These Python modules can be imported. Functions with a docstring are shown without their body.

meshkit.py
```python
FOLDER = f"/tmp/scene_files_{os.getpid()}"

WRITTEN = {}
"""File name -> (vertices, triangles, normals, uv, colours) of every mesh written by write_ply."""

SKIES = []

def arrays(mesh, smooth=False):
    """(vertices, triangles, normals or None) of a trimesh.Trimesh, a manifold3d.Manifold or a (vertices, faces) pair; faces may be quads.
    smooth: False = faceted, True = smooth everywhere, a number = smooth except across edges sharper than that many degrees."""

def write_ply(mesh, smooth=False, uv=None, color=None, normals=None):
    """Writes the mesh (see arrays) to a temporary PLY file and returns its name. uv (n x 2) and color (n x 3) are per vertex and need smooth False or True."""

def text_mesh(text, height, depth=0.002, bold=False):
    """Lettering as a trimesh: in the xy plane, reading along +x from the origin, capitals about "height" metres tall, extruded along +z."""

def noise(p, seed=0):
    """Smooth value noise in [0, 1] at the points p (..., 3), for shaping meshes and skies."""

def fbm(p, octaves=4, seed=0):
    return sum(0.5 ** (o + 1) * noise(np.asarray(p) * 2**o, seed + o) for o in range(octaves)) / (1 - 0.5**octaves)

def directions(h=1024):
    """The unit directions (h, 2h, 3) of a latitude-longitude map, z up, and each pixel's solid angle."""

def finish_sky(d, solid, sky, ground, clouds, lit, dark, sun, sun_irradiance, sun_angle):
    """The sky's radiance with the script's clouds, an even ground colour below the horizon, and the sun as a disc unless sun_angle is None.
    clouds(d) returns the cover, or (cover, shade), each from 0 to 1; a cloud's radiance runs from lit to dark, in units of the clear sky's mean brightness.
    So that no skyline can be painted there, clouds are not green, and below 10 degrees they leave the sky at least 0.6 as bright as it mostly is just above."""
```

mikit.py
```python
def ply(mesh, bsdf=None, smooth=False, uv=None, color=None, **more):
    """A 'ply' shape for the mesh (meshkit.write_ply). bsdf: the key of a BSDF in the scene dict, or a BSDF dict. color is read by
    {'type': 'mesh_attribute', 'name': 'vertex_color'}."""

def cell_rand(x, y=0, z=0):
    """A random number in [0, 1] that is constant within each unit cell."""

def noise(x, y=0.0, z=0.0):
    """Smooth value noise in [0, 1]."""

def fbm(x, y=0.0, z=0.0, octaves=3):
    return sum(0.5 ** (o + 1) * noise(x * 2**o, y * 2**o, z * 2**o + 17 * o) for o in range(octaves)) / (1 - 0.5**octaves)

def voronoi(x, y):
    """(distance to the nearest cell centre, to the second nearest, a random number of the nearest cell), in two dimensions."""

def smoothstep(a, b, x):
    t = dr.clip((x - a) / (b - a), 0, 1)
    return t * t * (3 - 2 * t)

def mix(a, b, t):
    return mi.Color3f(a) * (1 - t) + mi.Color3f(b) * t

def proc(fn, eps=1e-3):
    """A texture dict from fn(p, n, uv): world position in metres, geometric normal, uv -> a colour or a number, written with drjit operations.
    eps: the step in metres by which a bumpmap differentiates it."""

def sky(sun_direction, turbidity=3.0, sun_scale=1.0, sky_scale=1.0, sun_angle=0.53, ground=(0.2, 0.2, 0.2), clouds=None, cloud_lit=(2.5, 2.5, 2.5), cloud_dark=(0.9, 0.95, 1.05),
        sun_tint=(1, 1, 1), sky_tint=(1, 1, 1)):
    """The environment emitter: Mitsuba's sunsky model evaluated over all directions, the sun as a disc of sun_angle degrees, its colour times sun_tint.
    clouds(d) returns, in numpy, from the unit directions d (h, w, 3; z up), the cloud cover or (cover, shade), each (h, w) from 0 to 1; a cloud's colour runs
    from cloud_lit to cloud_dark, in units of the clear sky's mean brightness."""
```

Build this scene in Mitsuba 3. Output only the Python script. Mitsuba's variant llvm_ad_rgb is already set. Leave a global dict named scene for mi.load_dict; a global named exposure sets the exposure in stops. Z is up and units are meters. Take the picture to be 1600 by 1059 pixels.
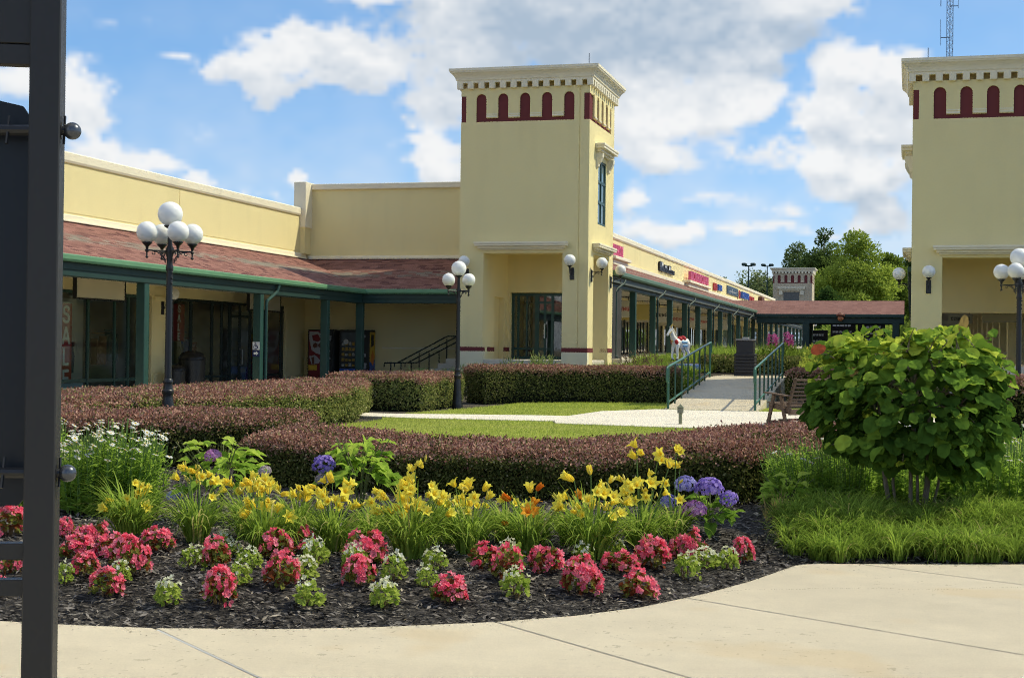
import math, numpy as np, trimesh, shapely, mitsuba as mi, drjit as dr, mikit, meshkit
from shapely.geometry import Polygon, LineString, Point, box as sbox
from mikit import proc, fbm, noise, smoothstep, mix, voronoi, cell_rand
T = mi.ScalarTransform4f
scene, labels = {}, {}

# ---------------------------------------------------------------- camera, sky, exposure
# x runs to the right along the shop fronts, y away down the arcade, z up, metres
exposure = 1.3
scene['camera'] = {'type': 'perspective', 'fov': 37.61, 'fov_axis': 'x', 'near_clip': 0.1, 'far_clip': 3000.0,
                   'to_world': T().look_at(origin=[0, 0, 1.6], target=[-0.256248, 0.966586, 1.607021], up=[-0.0098, -0.009861, 0.999903])}
SUN = (0.88 * 0.64, 0.475 * 0.64, 0.766)
PUFFS = [  # azimuth, elevation, half width, half height (degrees), weight, grey
    (-11.6, 12.6, 5.2, 1.35, 1.1, 1.0), (-7.2, 11.9, 3.2, .9, 1.0, .95), (-14.8, 12.9, 3.2, .8, 1.0, .8), (-11.0, 10.9, 4.2, .75, .9, .95), (-3.9, 12.9, 1.9, .7, .95, .15), (-6.9, 10.8, 1.0, .45, .8, .2), (-5.6, 11.1, .9, .5, .75, .1), (-17.2, 12.4, 1.4, 1.0, .85, .2), (-16.8, 10.9, 1.1, .9, .7, .5), (-17.4, 9.4, 1.2, .8, .55, .55),
    (-25.4, 10.4, 1.1, .55, .95, .1), (-23.7, 11.0, 1.3, .75, 1.05, .12), (-21.7, 10.95, 1.4, .85, 1.05, .25), (-20.0, 10.75, 1.2, .85, 1., .25), (-24.2, 9.6, .6, .5, .75, .25), (-27.8, 10.6, .7, .22, .6, .0), (-22.0, 9.9, 1.6, .35, .6, .45), (-20.5, 13.2, 2.2, .35, .65, .05), (-25.5, 13.3, 1.5, .3, .5, .0), (-27, 8.0, 1.6, .25, .28, 0), (-21.5, 7.7, 2.0, .2, .22, 0),
    (-31.1, 8.6, .9, 1.3, 1.1, .05), (-32.8, 9.5, 1.6, .8, 1., .1), (-30.0, 7.0, 1.1, .5, 1., .1), (-28.0, 6.5, 1.1, .35, .9, .05), (-26.7, 6.0, .8, .25, .75, .05),
    (-18.1, 7.4, .95, .9, 1.1, .05), (-17.3, 6.7, 1.2, .55, 1., .3), (-22.9, 6.3, .4, .25, .9, .05),
    (-10.4, 10.0, 1.5, .6, 1.0, .05), (-9.2, 9.3, 1.5, .6, .95, .35), (-10.4, 8.7, 1.3, .65, 1.0, .05), (-8.6, 8.6, 1.5, .5, .9, .1), (-6.9, 8.9, .9, .5, .85, .05), (-5.9, 9.2, .5, .35, .75, .05), (-9.9, 7.5, 1.0, .6, 1.05, .2), (-9.2, 7.1, .6, .35, .9, .1), (-10.6, 5.8, .7, .5, 1., .05), (-10.0, 4.5, 1.1, .45, .95, .1), (-8.5, 4.3, .7, .35, .95, .05), (-6.7, 9.9, 1.3, .55, .85, .15), (-5.2, 9.6, .8, .35, .7, .1),
    (-2.6, 10.4, .9, .7, 1.05, .02), (-1.2, 10.3, 1.1, .75, 1.1, .02), (-.5, 9.4, 1.1, 1.0, 1.0, .35), (-3.2, 9.0, 1.1, .55, .95, .1), (-2.4, 8.3, 1.3, .5, .85, .45), (-1.3, 8.3, 1.2, .5, .9, .35), (-3.9, 8.5, .6, .35, .75, .05), (-3.4, 6.8, .9, .6, .95, .05), (-2.0, 6.4, .9, .55, .9, .15), (-1.3, 5.9, 1.0, .6, .95, .6), (-.7, 5.0, .9, .45, .95, .65), (-.3, 7.0, .9, 1.0, .85, .3), (-2.8, 5.8, .7, .4, .8, .3),
    (-5.6, 4.6, 2.0, .25, .55, .1), (-1.5, 4.5, 1.8, .35, .7, .3), (-4.5, 5.3, 1.0, .2, .4, .1), (2.2, 13.7, 1.0, .3, .65, .1), (-7.6, 7.4, 2.6, .8, .34, .1), (-4.2, 7.4, 1.8, 1.0, .42, .1), (-7.4, 5.7, 2.4, .4, .36, .1), (-17.0, 10.4, 1.4, 1.3, .55, .35), (-18.6, 9.2, 1.2, .6, .42, .3), (-2.2, 7.3, 1.3, .8, .6, .25), (-24, 5.6, 3, .3, .34, .0), (-29, 11.8, 2.2, .35, .3, 0)]

def clouds(d):
    az, el = np.degrees(np.arctan2(d[..., 0], d[..., 1])), np.degrees(np.arcsin(np.clip(d[..., 2], -1, 1)))
    q = np.stack([az * .8, el * 1.15, 0 * az], -1)
    wob = meshkit.fbm(q * .8, 3, 5) - .5
    wob2 = meshkit.fbm(q * .8 + 40, 3, 9) - .5
    fine = .7 * (meshkit.fbm(q * 1.5 + 7, 4, 3) - .5) + .7 * (meshkit.fbm(q * 3.4 + 3, 4, 13) - .5)
    a2, e2 = az + wob * 1.5, el + wob2 * .9
    def field(up):
        F, G = 0 * az, 0 * az
        for a, e, ra, re, w, g in PUFFS:
            k = w * np.exp(-(((a2 - a) / ra) ** 2 + ((e2 + up - e) / re) ** 2) * .88)
            F, G = F + k, G + k * g
        return F, G
    F, G = field(0.0)
    Fu, _ = field(0.45)
    # the rest of the dome: broken cumulus everywhere outside the part in view
    far = np.clip(np.maximum(np.maximum(np.abs(az + 15) - 21, el - 15) / 5, 0), 0, 1)
    s = d / np.maximum(d[..., 2:3] + .25, .2)
    broken = meshkit.fbm(s * 1.3 + 11, 5, 21)
    F = F + far * np.clip((broken - .47) * 5, 0, 1.2)
    G = G + far * np.clip((broken - .62) * 4, 0, .8)
    t = np.clip((np.minimum(F, 1.2) + fine * 1.15 * np.clip(F * 2.5, 0, 1) - .20) / .56, 0, 1)
    cover = t * t * (3 - 2 * t)
    veil = np.clip(.76 - el * .068, .05, .62) * (.72 + 1.1 * wob) + .06 * np.clip(wob + .35, 0, 1)
    cover = 1 - (1 - cover * .95) * (1 - np.clip(veil, 0, .72))
    shade = np.clip(.02 + .92 * G / np.maximum(F, .45) + .40 * np.clip(Fu - F, -.3, 1.) + fine * .75 * np.minimum(F, 1.0) + .10 * far, 0, 1)
    return cover, np.where(t > .02, shade, .12)

scene['sky'] = mikit.sky(SUN, turbidity=3.0, sky_scale=1.6, sun_scale=1.12, sun_tint=(.97, 1.08, 1.04), sky_tint=(.73, .96, 1.10), clouds=clouds, cloud_lit=(2.65, 2.65, 2.62), cloud_dark=(1.2, 1.48, 1.8), ground=(.22, .2, .16))

# ---------------------------------------------------------------- names and labels
def uniq(name):
    k, n = name, 0
    while k in scene or k in labels or k in _taken:
        n += 1
        k = f'{name}_{n:03d}'
    _taken.add(k)
    return k
_taken = set()

def thing(name, label, cat, group=None):
    k = uniq(name)
    labels[k] = {'label': label, 'category': cat}
    if group: labels[k]['group'] = group
    return k

def put(key, mesh, mat, smooth=False, color=None, label=None, kind=None, tw=None):
    s = mesh if isinstance(mesh, dict) else mikit.ply(mesh.get() if isinstance(mesh, MB) else mesh, mat, smooth=smooth, color=color)
    if tw is not None: s = {**s, 'to_world': tw}
    scene[key] = s
    if label or kind:
        labels[key] = {**labels.get(key, {}), **({'label': label} if label else {}), **({'kind': kind} if kind else {})}
    return key

def part(parent, name, mesh, mat=None, **k):
    return put(uniq(f'{parent}__{name}'), mesh, mat, **k)

def single(name, label, cat, mesh, mat, group=None, **k):
    return put(thing(name, label, cat, group), mesh, mat, **k)

def struct(name, mesh, mat, **k):
    return put(uniq(name), mesh, mat, kind='structure', **k)

# ---------------------------------------------------------------- mesh helpers
def _chamfer_topology():
    pts = []
    for sx in (-1, 1):
        for sy in (-1, 1):
            for sz in (-1, 1):
                for a in range(3):
                    p = [sx * .8, sy * .8, sz * .8]
                    p[a] = (sx, sy, sz)[a]
                    pts.append(p)
    h = trimesh.convex.convex_hull(np.array(pts))
    idx = [int(np.argmin(((np.array(pts) - v) ** 2).sum(1))) for v in h.vertices]
    return np.array(idx)[h.faces]
CH_F = _chamfer_topology()
CH_S = np.array([(x, y, z) for x in (-1, 1) for y in (-1, 1) for z in (-1, 1)], float)
BOX_F = np.array([[0, 1, 3], [0, 3, 2], [4, 6, 7], [4, 7, 5], [0, 4, 5], [0, 5, 1], [2, 3, 7], [2, 7, 6], [0, 2, 6], [0, 6, 4], [1, 5, 7], [1, 7, 3]])

class MB:
    def __init__(self): self.v, self.f, self.c, self.n = [], [], [], 0
    def add(self, v, f, c=None):
        v = np.asarray(v, float)
        self.v.append(v); self.f.append(np.asarray(f, int) + self.n); self.n += len(v)
        if c is not None: self.c.append(np.broadcast_to(np.asarray(c, float), v.shape))
        return self
    def mesh(self, m, c=None): return self.add(m.vertices, m.faces, c)
    def get(self): return np.vstack(self.v), np.vstack(self.f)
    def col(self): return np.vstack(self.c)
    def box(self, x0, x1, y0, y1, z0, z1, b=0.0, c=None):
        return self.obox(((x0 + x1) / 2, (y0 + y1) / 2, (z0 + z1) / 2), (x1 - x0, y1 - y0, z1 - z0), np.eye(3), b, c)
    def obox(self, ctr, size, R=None, b=0.0, c=None):
        R = np.eye(3) if R is None else np.asarray(R)
        h = np.abs(np.asarray(size, float)) / 2
        if b <= 0: v, f = CH_S * h, BOX_F
        else:
            b = min(b, h.min() * .9)
            v = np.repeat(CH_S * (h - b), 3, 0)
            for a in range(3): v[a::3, a] = CH_S[:, a] * h[a]
            f = CH_F
        return self.add(v @ R.T + np.asarray(ctr), f, c)
    def beam(self, p, q, w, h, b=0.0, up=(0, 0, 1), c=None):
        p, q = np.asarray(p, float), np.asarray(q, float)
        d = q - p; L = np.linalg.norm(d); d /= L
        s = np.cross(np.asarray(up, float), d); s /= np.linalg.norm(s)
        return self.obox((p + q) / 2, (L, w, h), np.stack([d, s, np.cross(d, s)], 1), b, c)
    def tube(self, pts, r, n=8, cap=True, c=None):
        p = np.asarray(pts, float); r = np.broadcast_to(np.asarray(r, float), (len(p),))
        t = np.gradient(p, axis=0); t /= np.linalg.norm(t, axis=1, keepdims=True) + 1e-12
        ref = np.array([0, 0, 1.]) if np.abs(t[:, 2]).max() < .95 else np.array([1., .1, 0])
        a = np.cross(t, ref); a /= np.linalg.norm(a, axis=1, keepdims=True) + 1e-12
        b = np.cross(t, a); g = np.arange(n) * 2 * np.pi / n
        v = (p[:, None] + r[:, None, None] * (np.cos(g)[None, :, None] * a[:, None] + np.sin(g)[None, :, None] * b[:, None])).reshape(-1, 3)
        m = len(p); i, j = np.meshgrid(np.arange(m - 1), np.arange(n), indexing='ij')
        q = np.stack([i * n + j, i * n + (j + 1) % n, (i + 1) * n + (j + 1) % n, (i + 1) * n + j], -1).reshape(-1, 4)
        f = np.vstack([q[:, [0, 1, 2]], q[:, [0, 2, 3]]])
        if cap:
            k = len(v); v = np.vstack([v, p[:1], p[-1:]]); jj = np.arange(n)
            f = np.vstack([f, np.stack([jj * 0 + k, (jj + 1) % n, jj], 1), np.stack([jj * 0 + k + 1, (m - 1) * n + jj, (m - 1) * n + (jj + 1) % n], 1)])
        return self.add(v, f, c)
    def lathe(self, prof, ctr=(0, 0, 0), n=16, c=None):
        pr = np.asarray(prof, float)
        pts = np.stack([0 * pr[:, 0], 0 * pr[:, 0], pr[:, 1]], 1) + np.asarray(ctr)
        g = np.arange(n) * 2 * np.pi / n; m = len(pr)
        v = (pts[:, None] + np.stack([np.cos(g)[None] * pr[:, :1], np.sin(g)[None] * pr[:, :1], 0 * g[None] * pr[:, :1]], -1)).reshape(-1, 3)
        i, j = np.meshgrid(np.arange(m - 1), np.arange(n), indexing='ij')
        q = np.stack([i * n + j, i * n + (j + 1) % n, (i + 1) * n + (j + 1) % n, (i + 1) * n + j], -1).reshape(-1, 4)
        return self.add(v, np.vstack([q[:, [0, 1, 2]], q[:, [0, 2, 3]]]), c)
    def ball(self, ctr, r, sub=2, s=(1, 1, 1), c=None):
        m = trimesh.creation.icosphere(sub, 1.0)
        return self.add(m.vertices * np.asarray(s) * r + np.asarray(ctr), m.faces, c)
    def ext(self, poly, axis, a, b, c=None):
        """A polygon extruded from a to b: axis 'z' reads it as (x, y), 'x' as (y, z), 'y' as (x, z)."""
        if not hasattr(poly, 'geom_type'): poly = Polygon(poly)
        for g in getattr(poly, 'geoms', [poly]):
            if g.geom_type != 'Polygon' or g.area < 1e-8: continue
            m = trimesh.creation.extrude_polygon(g, b - a, engine='earcut')
            v, f = np.array(m.vertices), np.array(m.faces)
            v[:, 2] += a
            if axis == 'x': v = v[:, [2, 0, 1]]
            elif axis == 'y': v = v[:, [0, 2, 1]]; f = f[:, ::-1]
            self.add(v, f, c)
        return self
    def ring(self, x0, x1, y0, y1, prof):
        """A closed moulding round a rectangle; prof: (outward, z) points of a closed outline."""
        pr = np.asarray(prof, float); m = len(pr)
        cs = [(x0, y0, -1, -1), (x1, y0, 1, -1), (x1, y1, 1, 1), (x0, y1, -1, 1)]
        v = np.array([[x + sx * o, y + sy * o, z] for x, y, sx, sy in cs for o, z in pr])
        f = []
        for i in range(4):
            for j in range(m):
                a, b, c_, d = i * m + j, i * m + (j + 1) % m, ((i + 1) % 4) * m + (j + 1) % m, ((i + 1) % 4) * m + j
                f += [[a, d, c_], [a, c_, b]]
        return self.add(v, f)

def rotz(a):
    c, s = math.cos(a), math.sin(a)
    return np.array([[c, -s, 0], [s, c, 0], [0, 0, 1.]])

# leaf, petal and blade templates: length along +x, width along y, face up +z
def tmpl(v, f): return np.array(v, float), np.array(f, int)
DIAMOND = tmpl([(0, 0, 0), (.5, .5, .06), (1, 0, 0), (.5, -.5, .06)], [(0, 2, 1), (0, 3, 2)])
LEAF = tmpl([(0, 0, 0), (.35, .42, .1), (.72, .3, .06), (1, 0, -.1), (.72, -.3, .06), (.35, -.42, .1), (.5, 0, 0)], [(0, 6, 1), (1, 6, 2), (2, 6, 3), (3, 6, 4), (4, 6, 5), (5, 6, 0)])
def round_leaf(pointy=.0, seed=0, teeth=0.03):
    r = np.random.default_rng(seed); n = 18; v = [(.52, 0, 0)]
    for ring, k in ((.55, .55), (1., 1.)):
        for i in range(n):
            a = 2 * np.pi * i / n
            x, y = .52 - .5 * np.cos(a) * k, .42 * np.sin(a) * k
            if k == 1 and i == 0: x = 0.03
            if k == 1 and i == n // 2: x = 1.0 + pointy
            if k == 1: x, y = x + r.normal(0, teeth), y + r.normal(0, teeth)
            z = (.16 + .16 * (seed % 3)) * abs(y) - (.15 + .2 * (seed % 2)) * (x - .4) ** 2 + .04 * np.sin(3 * a + seed) + (r.normal(0, .03) if k == 1 else 0) - (.03 if abs(y) < .02 else 0)
            v.append((x, y, z))
    f = [(0, 1 + (i + 1) % n, 1 + i) for i in range(n)]
    for i in range(n):
        a, b, c, d = 1 + i, 1 + (i + 1) % n, 1 + n + (i + 1) % n, 1 + n + i
        f += [(a, b, c), (a, c, d)]
    f = np.array(f)
    return tmpl(v, f[:, [0, 2, 1]] if False else f)
ROUND = [round_leaf(.02, s, .022) for s in range(5)]
POINTY = [round_leaf(.22, 20 + s, .018) for s in range(4)]
def blossom(n=4, cup=.25, w=.8):
    v, f = [], []
    for i in range(n):
        a = 2 * np.pi * i / n; c, s = np.cos(a), np.sin(a); k = len(v)
        for x, y, z in ((0, 0, 0), (.3, .5 * w * .6, cup * .5), (.5, 0, cup * .9), (.3, -.5 * w * .6, cup * .5)):
            v.append((x * c - y * s, x * s + y * c, z))
        f += [(k, k + 2, k + 1), (k, k + 3, k + 2)]
    return tmpl(v, f)
BLOSSOM, FLORET = blossom(4, .35), blossom(4, .08, 1.0)

def unit(a): return a / (np.linalg.norm(a, axis=-1, keepdims=True) + 1e-12)

def frames(D, N):
    D = unit(D); S = np.cross(N, D); S = unit(S + 1e-9); return np.stack([D, S, np.cross(D, S)], -1)

def scatter(mb, tm, P, D, N, L, W, C):
    """Copies of a template: position, direction of its length, its up side, length, width over length, colour."""
    v, f = tm; P = np.asarray(P, float); n = len(P)
    if n == 0: return mb
    R = frames(D, N); L = np.broadcast_to(L, (n,)); W = np.broadcast_to(W, (n,))
    sc = np.stack([L, L * W, L * np.maximum(W, .5)], -1)
    V = np.einsum('nij,nkj->nki', R, v[None] * sc[:, None]) + P[:, None]
    F = f[None] + (np.arange(n) * len(v))[:, None, None]
    C = np.broadcast_to(np.asarray(C, float), (n, 3))
    return mb.add(V.reshape(-1, 3), F.reshape(-1, 3), np.repeat(C, len(v), 0))

def blades(mb, P, az, lean, L, W, droop, C, segs=4, rng=None):
    """Arching ribbons: root, compass direction, starting lean from upright, length, width, how far they bend over."""
    n = len(P); t = np.linspace(0, 1, segs + 1)
    ang = np.asarray(lean)[:, None] + np.asarray(droop)[:, None] * t[None] ** 1.6
    ds = np.asarray(L)[:, None] / segs
    h = np.cumsum(np.hstack([np.zeros((n, 1)), np.sin((ang[:, 1:] + ang[:, :-1]) / 2) * ds]), 1)
    z = np.cumsum(np.hstack([np.zeros((n, 1)), np.cos((ang[:, 1:] + ang[:, :-1]) / 2) * ds]), 1)
    dx, dy = np.cos(az)[:, None], np.sin(az)[:, None]
    ctr = np.stack([P[:, 0:1] + dx * h, P[:, 1:2] + dy * h, P[:, 2:3] + z], -1)
    side = np.stack([-np.sin(az), np.cos(az), 0 * az], -1)[:, None]
    w = (np.asarray(W)[:, None] * np.minimum(1, (1.02 - t[None]) * 2.2))[..., None] / 2
    a, b = ctr - side * w, ctr + side * w
    V = np.stack([a, b], 2).reshape(n, -1, 3); m = 2 * (segs + 1)
    f = np.array([q for i in range(segs) for q in ((2 * i, 2 * i + 1, 2 * i + 3), (2 * i, 2 * i + 3, 2 * i + 2))])
    F = f[None] + (np.arange(n) * m)[:, None, None]
    return mb.add(V.reshape(-1, 3), F.reshape(-1, 3), np.repeat(np.broadcast_to(C, (n, 3)), m, 0))

def lerp(a, b, t): return np.asarray(a) * (1 - t) + np.asarray(b) * t
def sstep(a, b, x):
    t = np.clip((x - a) / (b - a), 0, 1); return t * t * (3 - 2 * t)
# ---------------------------------------------------------------- materials
def mat(name, color, rough=.6, bump=None, scale=.002, spec=.4, metallic=0.0, kind='principled', eps=1e-3, **k):
    c = color if isinstance(color, dict) else {'type': 'rgb', 'value': list(color)}
    b = {'type': kind, 'base_color': c, 'roughness': rough, **k}
    if kind == 'principled': b.update(specular=spec, metallic=metallic)
    if bump is not None: b = {'type': 'bumpmap', 'arbitrary': proc(bump, eps), 'scale': scale, 'bsdf': b}
    scene['mat_' + name] = {'type': 'twosided', 'bsdf': b} if kind == 'principled' else b
    return 'mat_' + name

def tint(c, k): return tuple(float(v) * float(q) for v, q in zip(c, k if hasattr(k, '__len__') else (k, k, k)))
def stucco(base, dirt=.12):
    lo, hi = tint(base, .92), tint(base, 1.03)
    def fn(p, n, uv):
        big = fbm(p.x * .7, p.y * .7, p.z * .5, 3)
        streak = fbm((p.x + p.y) * 2.2, p.z * .45, 3.0, 4)
        grain = noise(p.x * 55, p.y * 55, p.z * 55)
        k = 1 - dirt * (smoothstep(.35, .8, big) * .6 + smoothstep(.45, .85, streak) * .7) - .05 * grain
        return mix(lo, hi, big) * k
    return proc(fn)
def grain_bump(p, n, uv): return noise(p.x * 70, p.y * 70, p.z * 70) + .6 * noise(p.x * 23, p.y * 23, p.z * 23)

CREAM = mat('cream_stucco', stucco((.815, .705, .38), .055), .85, grain_bump, .0035, spec=.2)
TRIM = mat('cream_trim', stucco((.84, .77, .60), .08), .75, lambda p, n, uv: noise(p.x * 9, p.y * 9, p.z * 9), .001, spec=.25, eps=.02)
PALE = mat('far_stucco', stucco((.54, .46, .335), .08), .85, lambda p, n, uv: noise(p.x * 5, p.y * 5, p.z * 5), .001, spec=.2, eps=.02)
BASEC = mat('base_stucco', stucco((.80, .74, .52), .1), .85, grain_bump, .003, spec=.2)
MAROON = mat('maroon_stucco', stucco((.17, .042, .045), .1), .8, grain_bump, .003, spec=.2)

def shingles(p, n, uv):
    # rows follow the height on the slope; tabs alternate from row to row
    row = dr.floor(p.z * 20.0)
    along = dr.select(dr.abs(n.x) > dr.abs(n.y), p.y, p.x)
    tab = dr.floor(along * 3.2 + .5 * row + cell_rand(row, 3, 1))
    r = cell_rand(tab, row, 7); r2 = cell_rand(tab, row, 19)
    c = mix((.15, .070, .058), (.245, .122, .100), r)
    c = mix(c, (.095, .042, .04), smoothstep(.8, .95, r2))
    h = p.z - 4.33
    band = smoothstep(.19, .04, dr.abs(h + .1 * (fbm(along * .5, 0, 0, 2) - .5)))
    worn = band * smoothstep(.42, .62, fbm(along * .55, p.z * 3, 2, 3) * .7 + .42 * cell_rand(tab, row, 5))
    c = mix(c, mix((.15, .14, .11), (.23, .225, .185), r), worn * .75)
    fr = p.z * 20.0 - row
    return c * (1 - .35 * smoothstep(.16, .0, fr)) * (.9 + .2 * noise(p.x * 40, p.y * 40, p.z * 40))
def shingle_bump(p, n, uv):
    row = dr.floor(p.z * 20.0); along = dr.select(dr.abs(n.x) > dr.abs(n.y), p.y, p.x)
    tab = dr.floor(along * 3.2 + .5 * row + cell_rand(row, 3, 1))
    return (1 - (p.z * 20.0 - row)) + .5 * cell_rand(tab, row, 9)
SHINGLE = mat('roof_shingle', proc(shingles), .9, shingle_bump, .008, spec=.15)

def painted(base, wear=.12):
    lo, hi = tint(base, 1 - wear), tint(base, 1 + wear)
    def fn(p, n, uv):
        k = fbm(p.x * 2.3, p.y * 2.3, p.z * 2.3, 3)
        return mix(lo, hi, k)
    return proc(fn)
GREEN = mat('green_paint', painted((.021, .066, .053)), .42, spec=.5)
GUTTER = mat('green_gutter', painted((.12, .27, .15)), .45, spec=.45)
DARKGREEN = mat('dark_green_paint', painted((.016, .045, .040)), .5, spec=.4)
RAILGREEN = mat('rail_green', painted((.035, .12, .085)), .35, spec=.5)
BLACKM = mat('black_iron', painted((.012, .013, .016)), .38, spec=.5)
SIGNM = mat('charcoal_metal', painted((.017, .017, .019), .06), .45, spec=.45)
PANELM = mat('sign_panel', painted((.006, .010, .018), .08), .38, spec=.35)
STEEL = mat('ball_steel', (.10, .11, .13), .3, metallic=.75)
FRAME = mat('window_green', painted((.020, .060, .050)), .4, spec=.45)
DARKFRAME = mat('window_dark', painted((.015, .028, .028)), .4, spec=.45)
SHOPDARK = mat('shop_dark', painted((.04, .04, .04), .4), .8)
SHOPROOM = mat('shop_room', painted((.52, .50, .46), .3), .8)
SHOPMID = mat('shop_wall', painted((.50, .50, .47), .1), .8)
SHOPFLOOR = mat('shop_floor', (.32, .29, .24), .4)
SOFFIT = mat('soffit', painted((.46, .43, .34)), .8)
GREYROOF = mat('grey_roof', painted((.055, .06, .068)), .8)
SIGNBOARD = mat('sign_board', painted((.62, .56, .40), .06), .6)
WHITE = mat('white_paint', (.78, .78, .76), .5)
BLUE = mat('blue_paint', (.03, .10, .42), .45)
NAVY = mat('navy_print', (.012, .02, .09), .5)
RED = mat('red_print', (.42, .025, .03), .5)
PINKSIGN = mat('pink_letters', (.62, .10, .22), .45)
REDSIGN = mat('red_letters', (.45, .05, .05), .5)
YELLOW = mat('yellow_print', (.62, .40, .04), .5)
ORANGE = mat('orange_print', (.60, .18, .03), .5)
PURPLE = mat('purple_cloth', (.16, .02, .10), .8)
BROWN = mat('brown_print', (.14, .05, .03), .6)
GOLD = mat('gold_paint', (.55, .40, .10), .35, metallic=.4)
GREYL = mat('grey_plastic', (.30, .31, .32), .5)
LBLUE = mat('pale_blue_card', (.36, .50, .56), .6)
SKINP = mat('mannequin', (.62, .60, .56), .5)
OLIVE = mat('olive_metal', painted((.21, .22, .14)), .5)
CAN = mat('dark_receptacle', painted((.022, .022, .027), .15), .5)
GLOBE = mat('globe_acrylic', (.82, .82, .80), .22, spec=.5)
scene['mat_glass'] = {'type': 'thindielectric', 'int_ior': 1.5, 'specular_reflectance': {'type': 'rgb', 'value': [1.0, 1.0, 1.0]}, 'specular_transmittance': {'type': 'rgb', 'value': [.76, .80, .78]}}
GLASS = 'mat_glass'
CARGLASS = mat('car_glass', (.03, .04, .05), .08, spec=.6)

def wood(p, n, uv):
    k = fbm(p.x * 6, p.y * 6, p.z * 40, 3); s = fbm(p.x * 30, p.y * 30, p.z * 4, 2)
    return mix((.075, .045, .032), (.17, .115, .082), k) * (.8 + .4 * s)
WOOD = mat('weathered_wood', proc(wood), .75)
def bark(p, n, uv):
    k = fbm(p.x * 25, p.y * 25, p.z * 9, 3)
    return mix((.09, .075, .06), (.30, .25, .19), k)
BARK = mat('bark', proc(bark), .9, lambda p, n, uv: fbm(p.x * 40, p.y * 40, p.z * 14, 2), .006)

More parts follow.
